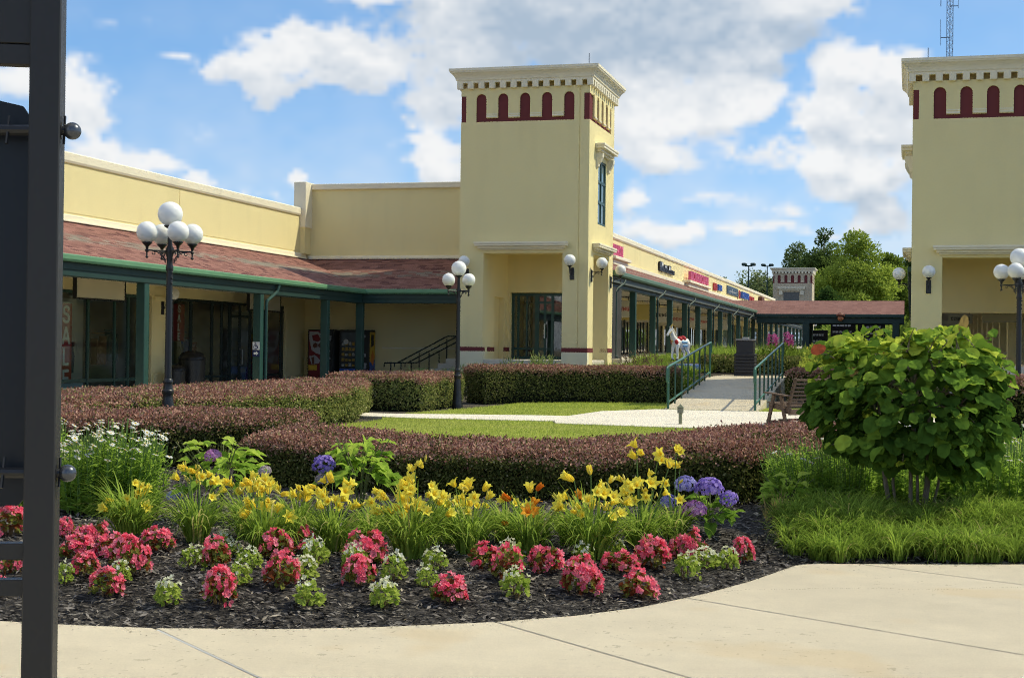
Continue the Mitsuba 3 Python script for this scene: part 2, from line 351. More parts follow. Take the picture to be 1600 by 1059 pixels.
def concrete(base):
    lo, hi, ru = tint(base, .88), tint(base, 1.06), tint(base, (.95, .82, .62))
    def fn(p, n, uv):
        big = fbm(p.x * .9, p.y * .9, 1.0, 4); mid = fbm(p.x * 5, p.y * 5, 4.0, 3); g = noise(p.x * 160, p.y * 160, p.z * 100)
        broom = noise(p.x * 6, p.y * 90, 1)
        c = mix(lo, hi, big) * (.93 + .12 * mid) * (.95 + .09 * g) * (.985 + .03 * broom)
        spot = smoothstep(.86, .95, noise(p.x * 31 + 3, p.y * 31, 2)) * smoothstep(.45, .7, noise(p.x * 1.3, p.y * 1.3, 8))
        rust = smoothstep(.62, .8, fbm(p.x * 1.6 + 9, p.y * 1.6, 6, 3))
        return mix(c, ru, .35 * rust) * (1 - .22 * spot)
    return proc(fn)
CONCRETE = mat('concrete', concrete((.50, .435, .325)), .85, lambda p, n, uv: noise(p.x * 150, p.y * 150, 1) + .8 * noise(p.x * 45, p.y * 45, 5), .0022, spec=.2)
CONC2 = mat('path_concrete', proc(lambda p, n, uv: mix((.53, .48, .39), (.60, .55, .46), fbm(p.x * 1.2, p.y * 1.2, 1.0, 3))), .85, lambda p, n, uv: noise(p.x * 9, p.y * 9, 1), .0015, spec=.2, eps=.02)
JOINT = mat('joint_dirt', (.09, .075, .055), .95)

def mulch(p, n, uv):
    w, w2, r = voronoi(p.x * 34 + .8 * noise(p.x * 9, p.y * 9), p.y * 70 + 2 * noise(p.x * 6, p.y * 6, 3))
    c = mix((.018, .016, .015), (.12, .105, .092), r * r)
    c = mix(c, (.28, .25, .21), smoothstep(.93, .985, r))
    return c * (.55 + .45 * smoothstep(.02, .25, w2 - w))
MULCH = mat('mulch', proc(mulch), .9, lambda p, n, uv: fbm(p.x * 30, p.y * 45, 1, 3), .03, spec=.25)
def soil(p, n, uv):
    k = fbm(p.x * 3, p.y * 3, 0, 4); return mix((.03, .026, .02), (.075, .062, .045), k)
SOIL = mat('soil', proc(soil), .95)
def lawn(p, n, uv):
    k = fbm(p.x * 1.1, p.y * 1.1, 0, 3); g = noise(p.x * 30, p.y * 12, 0); stripe = smoothstep(.4, .6, noise(p.y * .8, 2, 1))
    c = mix((.29, .34, .07), (.40, .43, .10), k)
    c = mix(c, (.22, .23, .06), smoothstep(.62, .85, fbm(p.x * .7 + 4, p.y * .7, 3, 3)) * .6)
    return c * (.78 + .4 * g) * (.94 + .1 * stripe)
LAWN = mat('lawn', proc(lawn), .9, lambda p, n, uv: noise(p.x * 60, p.y * 60, 0), .03, spec=.1)

VC = {'type': 'mesh_attribute', 'name': 'vertex_color'}
LEAFM = mat('leaf', VC, .45, kind='principledthin', diff_trans=.9, spec_trans=0.0, eta=1.4)
PETAL = mat('petal', VC, .6, kind='principledthin', diff_trans=.7, spec_trans=0.0, eta=1.3)
HEDGEM = mat('hedge_leaf', VC, .30, kind='principledthin', diff_trans=.35, spec_trans=0.0, eta=1.5)
BUSHM = mat('bush_leaf', VC, .27, kind='principledthin', diff_trans=.5, spec_trans=0.0, eta=1.5)
GLOSSY = mat('glossy_leaf', VC, .28, kind='principledthin', diff_trans=.8, spec_trans=0.0, eta=1.5)
CHIPM = mat('mulch_chip', VC, .8, spec=.3)
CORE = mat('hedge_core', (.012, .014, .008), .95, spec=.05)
# ---------------------------------------------------------------- ground, pavement, lawn, path and ramp
EDGE = [(-30, 10.5), (-18, 9.3), (-9.0, 8.0), (-6.5, 7.72), (-5.08, 7.66), (-4.66, 7.67), (-4.11, 7.74), (-3.40, 7.95), (-2.91, 8.19), (-2.36, 8.53), (-1.94, 8.90), (-1.62, 9.32), (-1.31, 9.97), (-1.08, 10.61), (-.93, 11.15), (-.83, 11.52), (-.70, 11.68), (.1, 11.92), (.86, 12.19), (4, 13.3), (12, 16), (30, 21)]
PAVE = Polygon(EDGE + [(30, -12), (-30, -12)])

def bed_z(x, y):
    d = shapely.distance(shapely.points(x, y), PAVE)
    inside = shapely.contains_xy(PAVE, x, y)
    return np.where(inside, -.05, -.035 + .15 * sstep(0, 1.3, d))

def land_z(x, y):
    return 1.27 * sstep(46.0, 60.0, y) * sstep(-17.6, -15.4, x) + np.clip((y - 66) * .0105, 0, 1.15)

# the ground as one sheet out to the horizon
gx = np.unique(np.concatenate([[-1500, -700, -300, -140, -80, -50], np.arange(-40, 41, 1.25), [50, 80, 140, 300, 700, 1500]]))
gy = np.unique(np.concatenate([[-200, -80, -30, -14], np.arange(-12, 66, 1.25), [70, 80, 100, 130, 170, 230, 320, 500, 900, 2000]]))
GX, GY = np.meshgrid(gx, gy, indexing='ij')
gv = np.stack([GX, GY, land_z(GX, GY) - .06], -1).reshape(-1, 3)
ii, jj = np.meshgrid(np.arange(len(gx) - 1), np.arange(len(gy) - 1), indexing='ij')
k = (ii * len(gy) + jj).ravel()
struct('ground', (gv, np.vstack([np.stack([k, k + len(gy), k + len(gy) + 1], 1), np.stack([k, k + len(gy) + 1, k + 1], 1)])), SOIL, smooth=True)

# pavement: a dark joint bed and raised slabs with rounded edges
m = MB().ext(PAVE.buffer(-.02), 'z', -.15, -.016)
struct('pavement', m, JOINT)
cuts = [((-4.8, 8.35), (.4, 3.6)), ((-2.9, 9.03), (1.6, 5.05)), ((-1.9, 10.08), (9.0, 3.2)), ((-1.2, 12.27), (12, 4.44)), ((-7.2, 8.6), (-6.4, -6)), ((-9, 4.9), (9, 2.4)), ((1.6, 14), (6.5, -4))]
slabs = PAVE
for a, b in cuts: slabs = slabs.difference(LineString([a, b]).buffer(.0045))
slabs = [g for g in getattr(slabs, 'geoms', [slabs]) if g.area > .02]
def slab_mesh(g, z1, b=.008, z0=-.1):
    g0 = g.simplify(.004); inner = g0.buffer(-b)
    mb = MB().ext(g0, 'z', z0, z1 - b)
    a, c = g0.exterior.segmentize(.25), inner
    if c.geom_type == 'Polygon' and not c.is_empty:
        ro = np.array(a.coords)[:-1]
        ri = np.array([inner.exterior.interpolate(inner.exterior.project(Point(p))).coords[0] for p in ro])
        n = len(ro); v = np.vstack([np.c_[ro, np.full(n, z1 - b)], np.c_[ri, np.full(n, z1)]]); i = np.arange(n); j = (i + 1) % n
        ccw = a.is_ccw
        f = np.vstack([np.stack([i, j, n + j], 1), np.stack([i, n + j, n + i], 1)])
        mb.add(v, f if ccw else f[:, ::-1])
        rim = Polygon(ri)
        top = trimesh.creation.triangulate_polygon(rim if rim.is_valid else inner, engine='earcut')
        mb.add(np.c_[top[0], np.full(len(top[0]), z1)], top[1])
    return mb
for g in slabs: part('pavement', 'slab', slab_mesh(g, 0.0), CONCRETE)
part('pavement', 'joint_sealant', MB().beam((-4.09, 7.70, -.011), (-2.2, 6.005, -.011), .016, .018, .002), mat('sealant', (.46, .46, .45), .6), label='pale grey sealant strip in the left pavement joint')
ct = np.array([(.9, 11.05), (.2, 10.62), (-.25, 10.55), (-.8, 10.28), (-1.15, 10.06)])
cp = np.array([LineString(ct).interpolate(q).coords[0] for q in np.linspace(0, LineString(ct).length, 60)]); rng = np.random.default_rng(9); cp += np.cumsum(rng.normal(0, .004, cp.shape), 0)
cw = np.abs(rng.normal(.0016, .0008, 60)) + .0005
part('pavement', 'crack', (np.vstack([np.c_[cp + [0, 1] * cw[:, None], np.full(60, .0008)], np.c_[cp - [0, 1] * cw[:, None], np.full(60, .0008)]]), np.vstack([np.stack([np.arange(59), np.arange(59) + 1, np.arange(59) + 61], 1), np.stack([np.arange(59), np.arange(59) + 61, np.arange(59) + 60], 1)])), mat('crack_dirt', (.22, .18, .13), .9))

# mulch bed: a mounded sheet up to the hedges and shredded bark on it
bx, by = np.arange(-12.5, 7.01, .09), np.arange(7.3, 24.01, .09)
BX, BY = np.meshgrid(bx, by, indexing='ij')
BZ = bed_z(BX, BY) + .035 * (meshkit.fbm(np.stack([BX * 2.2, BY * 2.2, 0 * BX], -1), 4) - .5) * (1 - shapely.contains_xy(PAVE, BX, BY)) + .014 * (meshkit.noise(np.stack([BX * 11, BY * 11, 0 * BX], -1)) - .5)
bv = np.stack([BX, BY, BZ], -1).reshape(-1, 3)
ii, jj = np.meshgrid(np.arange(len(bx) - 1), np.arange(len(by) - 1), indexing='ij')
k = (ii * len(by) + jj).ravel()
cen = bv[k] + [.045, .045, 0]
keep = ~shapely.contains_xy(PAVE.buffer(-.25), cen[:, 0], cen[:, 1])
k = k[keep]
struct('mulch_bed', (bv, np.vstack([np.stack([k, k + len(by), k + len(by) + 1], 1), np.stack([k, k + len(by) + 1, k + 1], 1)])), MULCH, smooth=True)
rng = np.random.default_rng(11)
def chips(n, x0, x1, y0, y1, mb, lmin, lmax):
    P = np.stack([rng.uniform(x0, x1, n), rng.uniform(y0, y1, n)], 1)
    P = P[~shapely.contains_xy(PAVE.buffer(-.004), P[:, 0], P[:, 1])]; n = len(P)
    z = bed_z(P[:, 0], P[:, 1]) + rng.uniform(.0, .022, n)
    az = rng.uniform(0, 6.283, n); D = np.stack([np.cos(az), np.sin(az), rng.normal(0, .25, n)], 1)
    N = unit(np.stack([rng.normal(0, .45, n), rng.normal(0, .45, n), np.ones(n)], 1))
    g = rng.random(n) ** 2
    C = lerp((.014, .012, .011), (.26, .23, .205), g[:, None] ** 1.2); odd = rng.random(n) < .03
    C[odd] = lerp((.25, .2, .14), (.45, .39, .31), rng.random((odd.sum(), 1)))
    scatter(mb, DIAMOND, np.c_[P, z], D, N, rng.uniform(lmin, lmax, n), rng.uniform(.16, .38, n), C)
mb = MB(); chips(46000, -7.5, .3, 7.6, 12.5, mb, .022, .075); chips(26000, -9.5, 1, 11.5, 17, mb, .03, .085)
n = 1500; s_ = rng.uniform(14, 46, n); e_ = LineString(EDGE); q_ = np.array([e_.interpolate(v_).coords[0] for v_ in s_]); q_[:, 1] -= rng.exponential(.05, n); q_ = q_[shapely.contains_xy(PAVE.buffer(-.004), q_[:, 0], q_[:, 1])]; n = len(q_)
az = rng.uniform(0, 6.28, n); scatter(mb, DIAMOND, np.c_[q_, np.full(n, .004)], np.stack([np.cos(az), np.sin(az), 0 * az], 1), unit(np.c_[rng.normal(0, .15, (n, 2)), np.ones(n)]), rng.uniform(.006, .03, n), rng.uniform(.2, .5, n), lerp((.02, .017, .014), (.14, .11, .08), rng.random((n, 1))))
put('mulch_chips', mb, CHIPM, color=mb.col(), kind='stuff', label='shredded dark bark mulch lying on the front flower bed')
labels['mulch_chips']['category'] = 'mulch'

# lawn, path, platform, ramp
PLAT = Polygon([(-7.45, 31.9), (-7.85, 33.4), (-8.0, 35.6), (-7.85, 38.8), (-6.75, 40.9), (-2.2, 41.0), (1.5, 38.5), (1.5, 33.0), (-2, 31.4), (-5, 31.4)])
STRIP = Polygon([(-16.5, 36.0), (-16.5, 34.6), (-12.0, 33.0), (-11.0, 32.7), (-7.4, 32.9), (-7.4, 35.7), (-9, 35.5), (-12.3, 34.6)])
paths = PLAT.union(STRIP).buffer(.02).buffer(-.02)
LAWNP = Polygon([(-11.5, 29.5), (-11.4, 31.8), (-12.0, 33.4), (-11.9, 36.2), (-11.5, 39.2), (-11.3, 43.6), (-9.9, 45.0), (-8.2, 45.7), (-6.6, 46.0), (-4, 46.4), (2.5, 45.5), (3.0, 20.0), (-1.2, 19.9), (-2.3, 18.8), (-3.2, 17.5), (-4.2, 16.5), (-5.2, 16.2), (-6.4, 16.8), (-7.4, 18.6), (-9.5, 19.3), (-11.3, 21), (-11.7, 23), (-11.4, 26)])
grass = LAWNP.difference(paths.buffer(.03))
struct('lawn', MB().ext(grass, 'z', -.05, -.004), LAWN)
struct('garden_path', slab_mesh(STRIP.difference(PLAT.buffer(.01)).buffer(0), .012), CONC2)
for x in (-4.35,): pass
platform = PLAT
for a, b in (((-9, 36.4), (3, 36.4)), ((-5.3, 30), (-5.3, 42)), ((-2.4, 30), (-2.4, 42))): platform = platform.difference(LineString([a, b]).buffer(.012))
struct('terrace', MB().ext(PLAT.buffer(-.03), 'z', -.08, -.006), JOINT)
for g in platform.geoms: part('terrace', 'slab', slab_mesh(g, .014), CONC2)
rng = np.random.default_rng(5)
n = 150000
P = np.stack([rng.uniform(-12, 2.5, n), rng.uniform(16, 46, n)], 1); P = P[shapely.contains_xy(grass.buffer(-.01), P[:, 0], P[:, 1])]; n = len(P)
mb = MB(); g = rng.random((n, 1)); patch = meshkit.fbm(np.c_[P * .6, 0 * P[:, 0]], 3)[:, None]
C = lerp(lerp((.29, .38, .06), (.52, .58, .13), g), (.56, .54, .19), np.clip(patch - .5, 0, 1) * 1.4)
blades(mb, np.c_[P, np.full(n, -.005)], rng.uniform(0, 6.28, n), rng.uniform(.1, .9, n), rng.uniform(.035, .075, n), rng.uniform(.010, .018, n), rng.uniform(0, .8, n), C, segs=1)
put('lawn_grass', mb, LEAFM, color=mb.col(), kind='stuff', label='mown grass of the oval lawn behind the front hedge')
labels['lawn_grass']['category'] = 'grass'

RX0, RX1 = -6.52, -3.98
def ramp_mesh(y0, y1, z0, z1): return MB().ext([(y0, -.3), (y1, -.3), (y1, z1), (y0, z0)], 'x', RX0, RX1)
ry = [41.03, 44.0, 47.0, 50.1]
struct('ramp', MB().ext([(41.02, -.35), (54.9, -.35), (54.9, .735), (50.1, .735), (41.02, .0)], 'x', RX0 + .02, RX1 - .02), JOINT)
for a, b in zip(ry[:-1], ry[1:]):
    zz = lambda y: .018 + .75 * (y - 41.0) / 9.1
    part('ramp', 'slab', ramp_mesh(a + .008, b - .008, zz(a), zz(b)), CONCRETE)
for a, b in ((50.1, 52.5), (52.5, 54.9)): part('ramp', 'slab', ramp_mesh(a + .008, b - .008, .768, .768), CONCRETE)

# raised floors under the canopies
struct('arcade_walk', MB().ext([(54.9, .6), (172, .6), (172, 2.42), (66, 1.30), (54.9, 1.30)], 'x', -14.3, -10.35), CONC2)
struct('shop_walk', MB().box(-22.8, -18.9, 14, 54.5, -.2, .15, .02).box(-18.9, -18.2, 50.4, 54.5, -.2, .146), CONC2)
struct('right_walk', MB().ext([(52.8, .6), (130, .6), (130, 2.0), (66, 1.30), (52.8, 1.30)], 'x', 0.0, 3.6), CONC2)
# ---------------------------------------------------------------- towers
def arch(cx, w, z0, z1, n=10):
    r = w / 2; a = np.linspace(0, np.pi, n)
    return Polygon([(cx - r, z0), (cx + r, z0)] + [(cx + r * math.cos(t), z1 - r + r * math.sin(t)) for t in a])

HOOD = [(0, 0), (.10, 0), (.10, .05), (.17, .09), (.17, .13), (.26, .20), (.28, .20), (.28, .27), (0, .27)]

def hood(mb, face, a, b, z, at, sgn, k=1.0):
    """A moulded ledge with returned ends. face 'y': along x on the plane y=at, 'x': along y on x=at; sgn: which way it sticks out."""
    for i in range(len(HOOD) - 1):
        (o0, h0), (o1, h1) = HOOD[i], HOOD[i + 1]
        if h1 <= h0: continue
        out = max(o0, o1) * k
        e = (.28 - max(o0, o1)) * k
        lo, hi = sorted((at, at + sgn * out))
        if face == 'y': mb.box(a + e, b - e, lo, hi, z + h0 * k, z + h1 * k, .012)
        else: mb.box(lo, hi, a + e, b - e, z + h0 * k, z + h1 * k, .012)

def tower(name, label, x0, y0, w, d, floor, top, opening, side_open, mats, openz=4.95, hood_z=5.05, window=None, back_open=None, arches=5, lights=True, simple=False, front_window=None, stripe=True):
    C, TR = mats
    t = thing(name, label, 'tower')
    x1, y1, th = x0 + w, y0 + d, .6
    hb = top - .66                                      # underside of the cornice
    az0, az1 = top - 1.82, top - .86                    # arches
    sp = .785; aw = .37; cx0 = x0 + w / 2 - sp * 2
    front = sbox(x0, floor, x1, hb)
    if opening: front = front.difference(sbox(opening[0], floor - 1, opening[1], openz))
    reds = [arch(cx0 + sp * i, aw, az0, az1) for i in range(arches)]
    bar = sbox(cx0 - aw / 2, az0 - .02, cx0 + sp * 4 + aw / 2, az0 + .11)
    redf = shapely.union_all(reds + [bar])
    if front_window: front = front.difference(sbox(*front_window))
    corner = [sbox(x0 - 1, az0 - .02, x0 + .18, az1 - .07), sbox(x1 - .2, az0 - .02, x1 + 1, az1 - .07)]
    front = front.difference(redf).difference(shapely.union_all(corner))
    W = MB()
    W.ext(front.difference(sbox(x1 - .36, floor, x1 - .325, hb)), 'y', y0, y0 + th)
    W.box(x1 - .38, x1 - .31, y0 + .03, y0 + .3, floor, hb)
    # right and left faces
    sx = [(x1 - th, x1), (x0, x0 + th)]
    cy0 = y0 + d / 2 - sp * 2
    reds_s = [arch(cy0 + sp * i, aw, az0, az1) for i in range(5)]
    bar_s = sbox(cy0 - aw / 2, az0 - .02, cy0 + sp * 4 + aw / 2, az0 + .11)
    corner_s = [sbox(y0 + th - .6, az0 - .02, y0 + .2, az1 - .07)]
    for q, (a, b) in enumerate(sx):
        s = sbox(y0 + th, floor, y1 - th, hb)
        if side_open and side_open[q]: s = s.difference(sbox(side_open[q][0], floor - 1, side_open[q][1], openz))
        if window and q == window[4]: s = s.difference(sbox(*window[:4]))
        s = s.difference(shapely.union_all(reds_s + [bar_s]))
        W.ext(s, 'x', a, b)
    bk = sbox(x0, floor, x1, hb)
    if back_open: bk = bk.difference(sbox(*back_open))
    W.ext(bk, 'y', y1 - th, y1)
    W.box(x0 + .3, x1 - .3, y0 + .3, y1 - .3, hb - .3, hb + .5)
    if opening: W.box(x0 + .55, x1 - .55, y0 + .55, y1 - .55, 5.35, 5.6)    # porch ceiling
    part(t, 'wall', W, C)
    for i, g in enumerate([g for g in (redf.geoms if hasattr(redf, 'geoms') else [redf])]):
        part(t, 'arch_panel', MB().ext(g.buffer(.03), 'y', y0 + .07, y0 + .2), MAROON)
    S = shapely.union_all(reds_s + [bar_s]).buffer(.03)
    part(t, 'arch_panel', MB().ext(S, 'x', x1 - .2, x1 - .07), MAROON)
    part(t, 'arch_panel', MB().ext(S, 'x', x0 + .07, x0 + .2), MAROON)
    for cx in (x0, x1):
        s = 1 if cx == x0 else -1
        a, b = sorted((cx + s * .012, cx + s * .24))
        part(t, 'corner_panel', MB().box(a, b, y0 + .012, y0 + .24, az0 - .04, az1 - .05), MAROON)
    # ledges between the arches
    L = MB()
    for i in range(4):
        a, b = cx0 + sp * i + aw / 2 + .005, cx0 + sp * (i + 1) - aw / 2 - .005
        L.box(a, b, y0 - .025, y0 + .05, az0 + .13, az0 + .19, .008).box(a, b, y0 - .015, y0 + .05, az0 + .22, az0 + .26, .008)
        a, b = cy0 + sp * i + aw / 2 + .005, cy0 + sp * (i + 1) - aw / 2 - .005
        L.box(x1 - .05, x1 + .025, a, b, az0 + .13, az0 + .19, .008)
    part(t, 'sill', L, TR)
    # cornice with dentils
    co = MB().ring(x0, x1, y0, y1, [(-.05, hb + .18), (.125, hb + .18), (.125, hb + .26), (.16, hb + .27), (.17, hb + .32), (.21, hb + .40), (.28, hb + .48), (.33, hb + .52), (.34, hb + .56), (.36, hb + .57), (.36, hb + .66), (-.05, hb + .66)])
    co.box(x0, x1, y0, y1, hb + .3, hb + .62)
    cor = part(t, 'cornice', co, TR)
    nd = int(round(w / .385)); step = (w + .26 - .21) / nd
    for i in range(nd + 1):
        a = x0 - .13 + step * i
        put(uniq(cor + '__dentil'), MB().box(a, a + .21, y0 - .127, y0 + .02, hb - .03, hb + .22, .012), TR)
    step = (d + .26 - .21) / nd
    for xa, xb in ((x1 - .02, x1 + .127), (x0 - .127, x0 + .02)):
        for i in range(1, nd + 1):
            a = y0 - .13 + step * i
            put(uniq(cor + '__dentil'), MB().box(xa, xb, a, a + .21, hb - .03, hb + .22, .012), TR)
    if opening:
        h = MB(); hood(h, 'y', opening[0] - .29, opening[1] + .22, hood_z, y0, -1)
        part(t, 'door_hood', h, TR)
    for q in (0, 1):
        if side_open and side_open[q]:
            h = MB(); hood(h, 'x', side_open[q][0] - .28, side_open[q][1] + .28, hood_z, x1 if q == 0 else x0, 1 if q == 0 else -1)
            part(t, 'door_hood', h, TR)
    if stripe:
        for a, b in ((x0, opening[0]), (opening[1], x1)):
            part(t, 'stripe', MB().box(a - .006, b + .006, y0 - .014, y0 + .3, 1.53, 1.68), MAROON)
            part(t, 'base_course', MB().box(a - .004, b + .004, y0 - .010, y0 + .3, .9, 1.528), BASEC)
        for q in (0, 1):
            xa, xb = ((x1 - .3, x1 + .014), (x0 - .014, x0 + .3))[q]
            so = side_open[q]
            for a, b in (((y0 - .014, so[0]), (so[1], y1)) if so else ((y0, y1),)):
                part(t, 'stripe', MB().box(xa, xb, a, b + .004, 1.53, 1.68), MAROON)
    return t

LT = (-15.3, 50.4, 4.6, 4.4)
t = tower('corner_tower', 'square cream stucco tower with maroon arches standing left of centre', -15.3, 50.4, 4.6, 4.4, .0, 11.36, (-14.43, -11.6), ((51.3, 53.95), None), (CREAM, TRIM), window=(51.95, 6.05, 53.35, 8.33, 0), back_open=(-14.41, 1.2, -11.3, 3.72))
# tall window with its hood and brackets on the sunlit face
wn = part(t, 'window', MB().box(-10.79, -10.72, 51.95, 53.35, 6.05, 6.13).box(-10.79, -10.72, 51.95, 53.35, 8.25, 8.33).box(-10.79, -10.72, 51.95, 52.05, 6.05, 8.33).box(-10.79, -10.72, 53.25, 53.35, 6.05, 8.33)
          .box(-10.79, -10.72, 52.6, 52.7, 6.05, 8.33).box(-10.79, -10.725, 51.95, 53.35, 6.80, 6.90).box(-10.79, -10.725, 51.95, 53.35, 7.52, 7.62), FRAME)
put(uniq(wn + '__pane'), MB().box(-10.77, -10.76, 51.96, 53.34, 6.06, 8.32), mat('blue_pane', (.10, .16, .19), .06, spec=.9))
h = MB(); hood(h, 'x', 51.35, 53.95, 8.50, -10.7, 1, 1.25)
part(t, 'window_hood', h, TRIM)
for a in (51.55, 53.5):
    pr = [(0, 0), (.05, 0), (.09, .05), (.10, .12), (.16, .2), (.24, .36), (.25, .5), (0, .5)]
    part(t, 'bracket', MB().ext([(a_, 8.0 + b_) for a_, b_ in [(p[0] - 10.7 - .01, p[1]) for p in pr]], 'y', a, a + .24), TRIM)
# porch inside: floor, left wall with niche, glazed doors at the back
part(t, 'floor', MB().box(-15.2, -10.8, 50.5, 54.7, .4, 1.25, .02), CONC2)
lw = Polygon([(51.0, 1.0), (54.2, 1.0), (54.2, 5.4), (51.0, 5.4)]).difference(sbox(52.2, .9, 53.5, 3.5))
part(t, 'inner_wall', MB().ext(lw, 'x', -14.69, -14.5).ext(Polygon([(-14.99, 1.2), (-11.2, 1.2), (-11.2, 5.4), (-14.99, 5.4)]).difference(sbox(-14.41, 1.2, -11.3, 3.72)), 'y', 53.995, 54.19), CREAM)
part(t, 'stripe', MB().box(-14.52, -14.486, 51.0, 52.2, 1.53, 1.68).box(-14.52, -14.486, 53.5, 54.0, 1.53, 1.68), MAROON)
part(t, 'stripe', MB().box(-14.485, -14.415, 53.983, 54.1, 1.53, 1.68), MAROON)
fr = MB()
for a, b in ((-14.41, -14.32), (-14.20, -14.12), (-13.86, -13.80), (-13.52, -13.36), (-13.18, -13.10), (-12.9, -12.80), (-12.5, -12.4), (-11.4, -11.3)): fr.box(a, b, 54.28, 54.36, 1.26, 3.7)
fr.box(-14.41, -11.3, 54.285, 54.355, 3.6, 3.7).box(-14.41, -11.3, 54.285, 54.355, 1.26, 1.36).box(-14.41, -12.85, 54.29, 54.35, 1.6, 1.68).box(-13.4, -12.9, 54.29, 54.35, 3.32, 3.4)
dr_ = part(t, 'door', fr, FRAME)
put(uniq(dr_ + '__pane'), MB().box(-14.40, -11.31, 54.32, 54.325, 1.3, 3.65), GLASS)
put(uniq(dr_ + '__handle'), MB().tube([(-13.12, 54.2, 2.05), (-13.12, 54.14, 2.05), (-13.12, 54.14, 2.55), (-13.12, 54.2, 2.55)], .018, 6), WHITE)
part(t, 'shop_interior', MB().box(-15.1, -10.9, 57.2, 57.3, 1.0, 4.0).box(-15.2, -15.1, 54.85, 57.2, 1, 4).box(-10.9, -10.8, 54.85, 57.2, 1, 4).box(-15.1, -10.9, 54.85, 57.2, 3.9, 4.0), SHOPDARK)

RT = tower('corner_tower', 'square cream stucco tower cut off by the right edge of the photo', 0.0, 48.2, 4.75, 4.4, .0, 10.72, (.92, 3.85), (None, (49.1, 51.7)), (CREAM, TRIM), openz=4.6, hood_z=4.68, window=(49.75, 5.9, 51.1, 7.75, 1), back_open=(.65, 1.2, 4.1, 3.0))
h = MB(); hood(h, 'x', 49.2, 51.7, 7.9, 0.0, -1, 1.25)
part(RT, 'window_hood', h, TRIM)
for a in (49.4, 51.2):
    part(RT, 'bracket', MB().ext([(.01 - p[0], 7.4 + p[1]) for p in pr][::-1], 'y', a, a + .24), TRIM)
part(RT, 'window', MB().box(.25, .32, 49.75, 51.1, 5.9, 7.75), CARGLASS)
part(RT, 'floor', MB().box(.1, 4.6, 48.3, 52.5, .4, 1.25, .02), CONC2)

ft = tower('far_tower', 'small pale tower with maroon arches at the far end of the arcade', -16.0, 182.0, 4.6, 4.4, .0, 11.75, None, None, (PALE, TRIM), stripe=False, front_window=(-14.75, 7.0, -12.9, 8.85))
h = MB(); hood(h, 'y', -15.45, -12.2, 9.0, 182.0, -1, 1.7)
part(ft, 'window_hood', h, TRIM)
for a in (-15.25, -12.75): part(ft, 'bracket', MB().box(a, a + .4, 181.7, 182.05, 8.5, 9.0, .04), TRIM)
w_ = part(ft, 'window', MB().box(-14.75, -12.9, 182.2, 182.25, 7.0, 8.85).box(-13.87, -13.78, 182.12, 182.2, 7.0, 8.83), CARGLASS)
for a in (179.0,): pass
h = MB(); hood(h, 'x', 182.9, 185.6, 7.0, -11.4, 1, 1.6)
part(ft, 'window_hood', h, TRIM)
t2 = tower('far_tower', 'far pale tower half hidden behind the right tower and its globe lamps', 1.2, 150.0, 4.6, 4.4, .0, 10.4, None, None, (PALE, TRIM), stripe=False)

# ---------------------------------------------------------------- shop wing on the left
w = thing('shop_wing', 'cream shop building with red shingle canopy on green posts, left side', 'building')
WX = -22.8
open_ = [(22.0, 26.0), (28.0, 34.5), (35.0, 42.3), (43.45, 52.7)]
wl = sbox(14, .0, 54.5, 6.75)
for a, b in open_: wl = wl.difference(sbox(a, .0, b, 3.14))
part(w, 'wall', MB().ext(wl, 'x', WX - .3, WX), CREAM)
# stucco joints stand as thin recess lines on raised panels
P = MB()
for a, b in ((14, 21.98), (22, 31.48), (31.5, 43.98), (44.0, 54.2)): P.box(WX - .01, WX + .018, a + .012, b - .012, 5.28, 6.60, .004)
part(w, 'stucco_panel', P, CREAM)
part(w, 'coping', MB().ext([(WX - .35, 6.66), (WX + .05, 6.66), (WX + .08, 6.72), (WX + .08, 6.93), (WX + .04, 6.96), (WX - .35, 6.96)], 'y', 14, 54.2), TRIM)
part(w, 'base_trim', MB().ext([(WX, 5.02), (WX + .06, 5.06), (WX + .06, 5.20), (WX + .03, 5.22), (WX, 5.22)], 'y', 14, 54.4), TRIM)
B = MB().ext(sbox(-22.95, -.2, -15.3, 7.72), 'y', 54.5, 54.9)
B.ext(sbox(-22.95, 5.2, -22.6, 7.72), 'y', 53.9, 54.49)
part(w, 'end_wall', B, CREAM)
part(w, 'coping', MB().box(-22.62, -15.3, 54.38, 55.0, 7.7, 7.92, .02).box(-23.05, -22.55, 53.85, 55.0, 6.2, 7.96, .02), TRIM)
part(w, 'base_trim', MB().box(-22.7, -15.3, 54.42, 54.5, 5.06, 5.14, .01).box(-19.6, -15.3, 54.47, 54.5, 1.58, 1.63, .008), TRIM)
part(w, 'rear_roof', MB().ext([(-34, 5), (-23.4, 5), (-23.4, 7.05), (-34, 7.9)], 'y', 55.2, 66), GREYROOF)
# canopy: two sloping roofs meeting in a valley, rafters' soffit, gutter, beam
EX, EY, ez, rz = -19.0, 50.75, 3.70, 5.03
R1 = [(EX, 14, ez), (EX, EY, ez), (WX, 54.5, rz), (WX, 14, rz)]
R2 = [(EX, EY, ez), (-15.32, EY, ez), (-15.32, 54.5, rz), (WX, 54.5, rz)]
def thick(quad, dz):
    v = np.array([p for p in quad] + [(p[0], p[1], p[2] - dz) for p in quad], float)
    f = [[0, 1, 2], [0, 2, 3], [4, 6, 5], [4, 7, 6]] + [q for i in range(4) for q in ([i, i + 4, (i + 1) % 4 + 4], [i, (i + 1) % 4 + 4, (i + 1) % 4])]
    return v, np.array(f)
part(w, 'roof', MB().add(*thick(R1, .07)).add(*thick(R2, .07)), SHINGLE)
part(w, 'flashing', MB().box(-22.6, -15.32, 54.3, 54.495, 5.0, 5.05, .008).box(WX - .01, WX + .2, 14, 54.2, 5.0, 5.045, .006), TRIM)
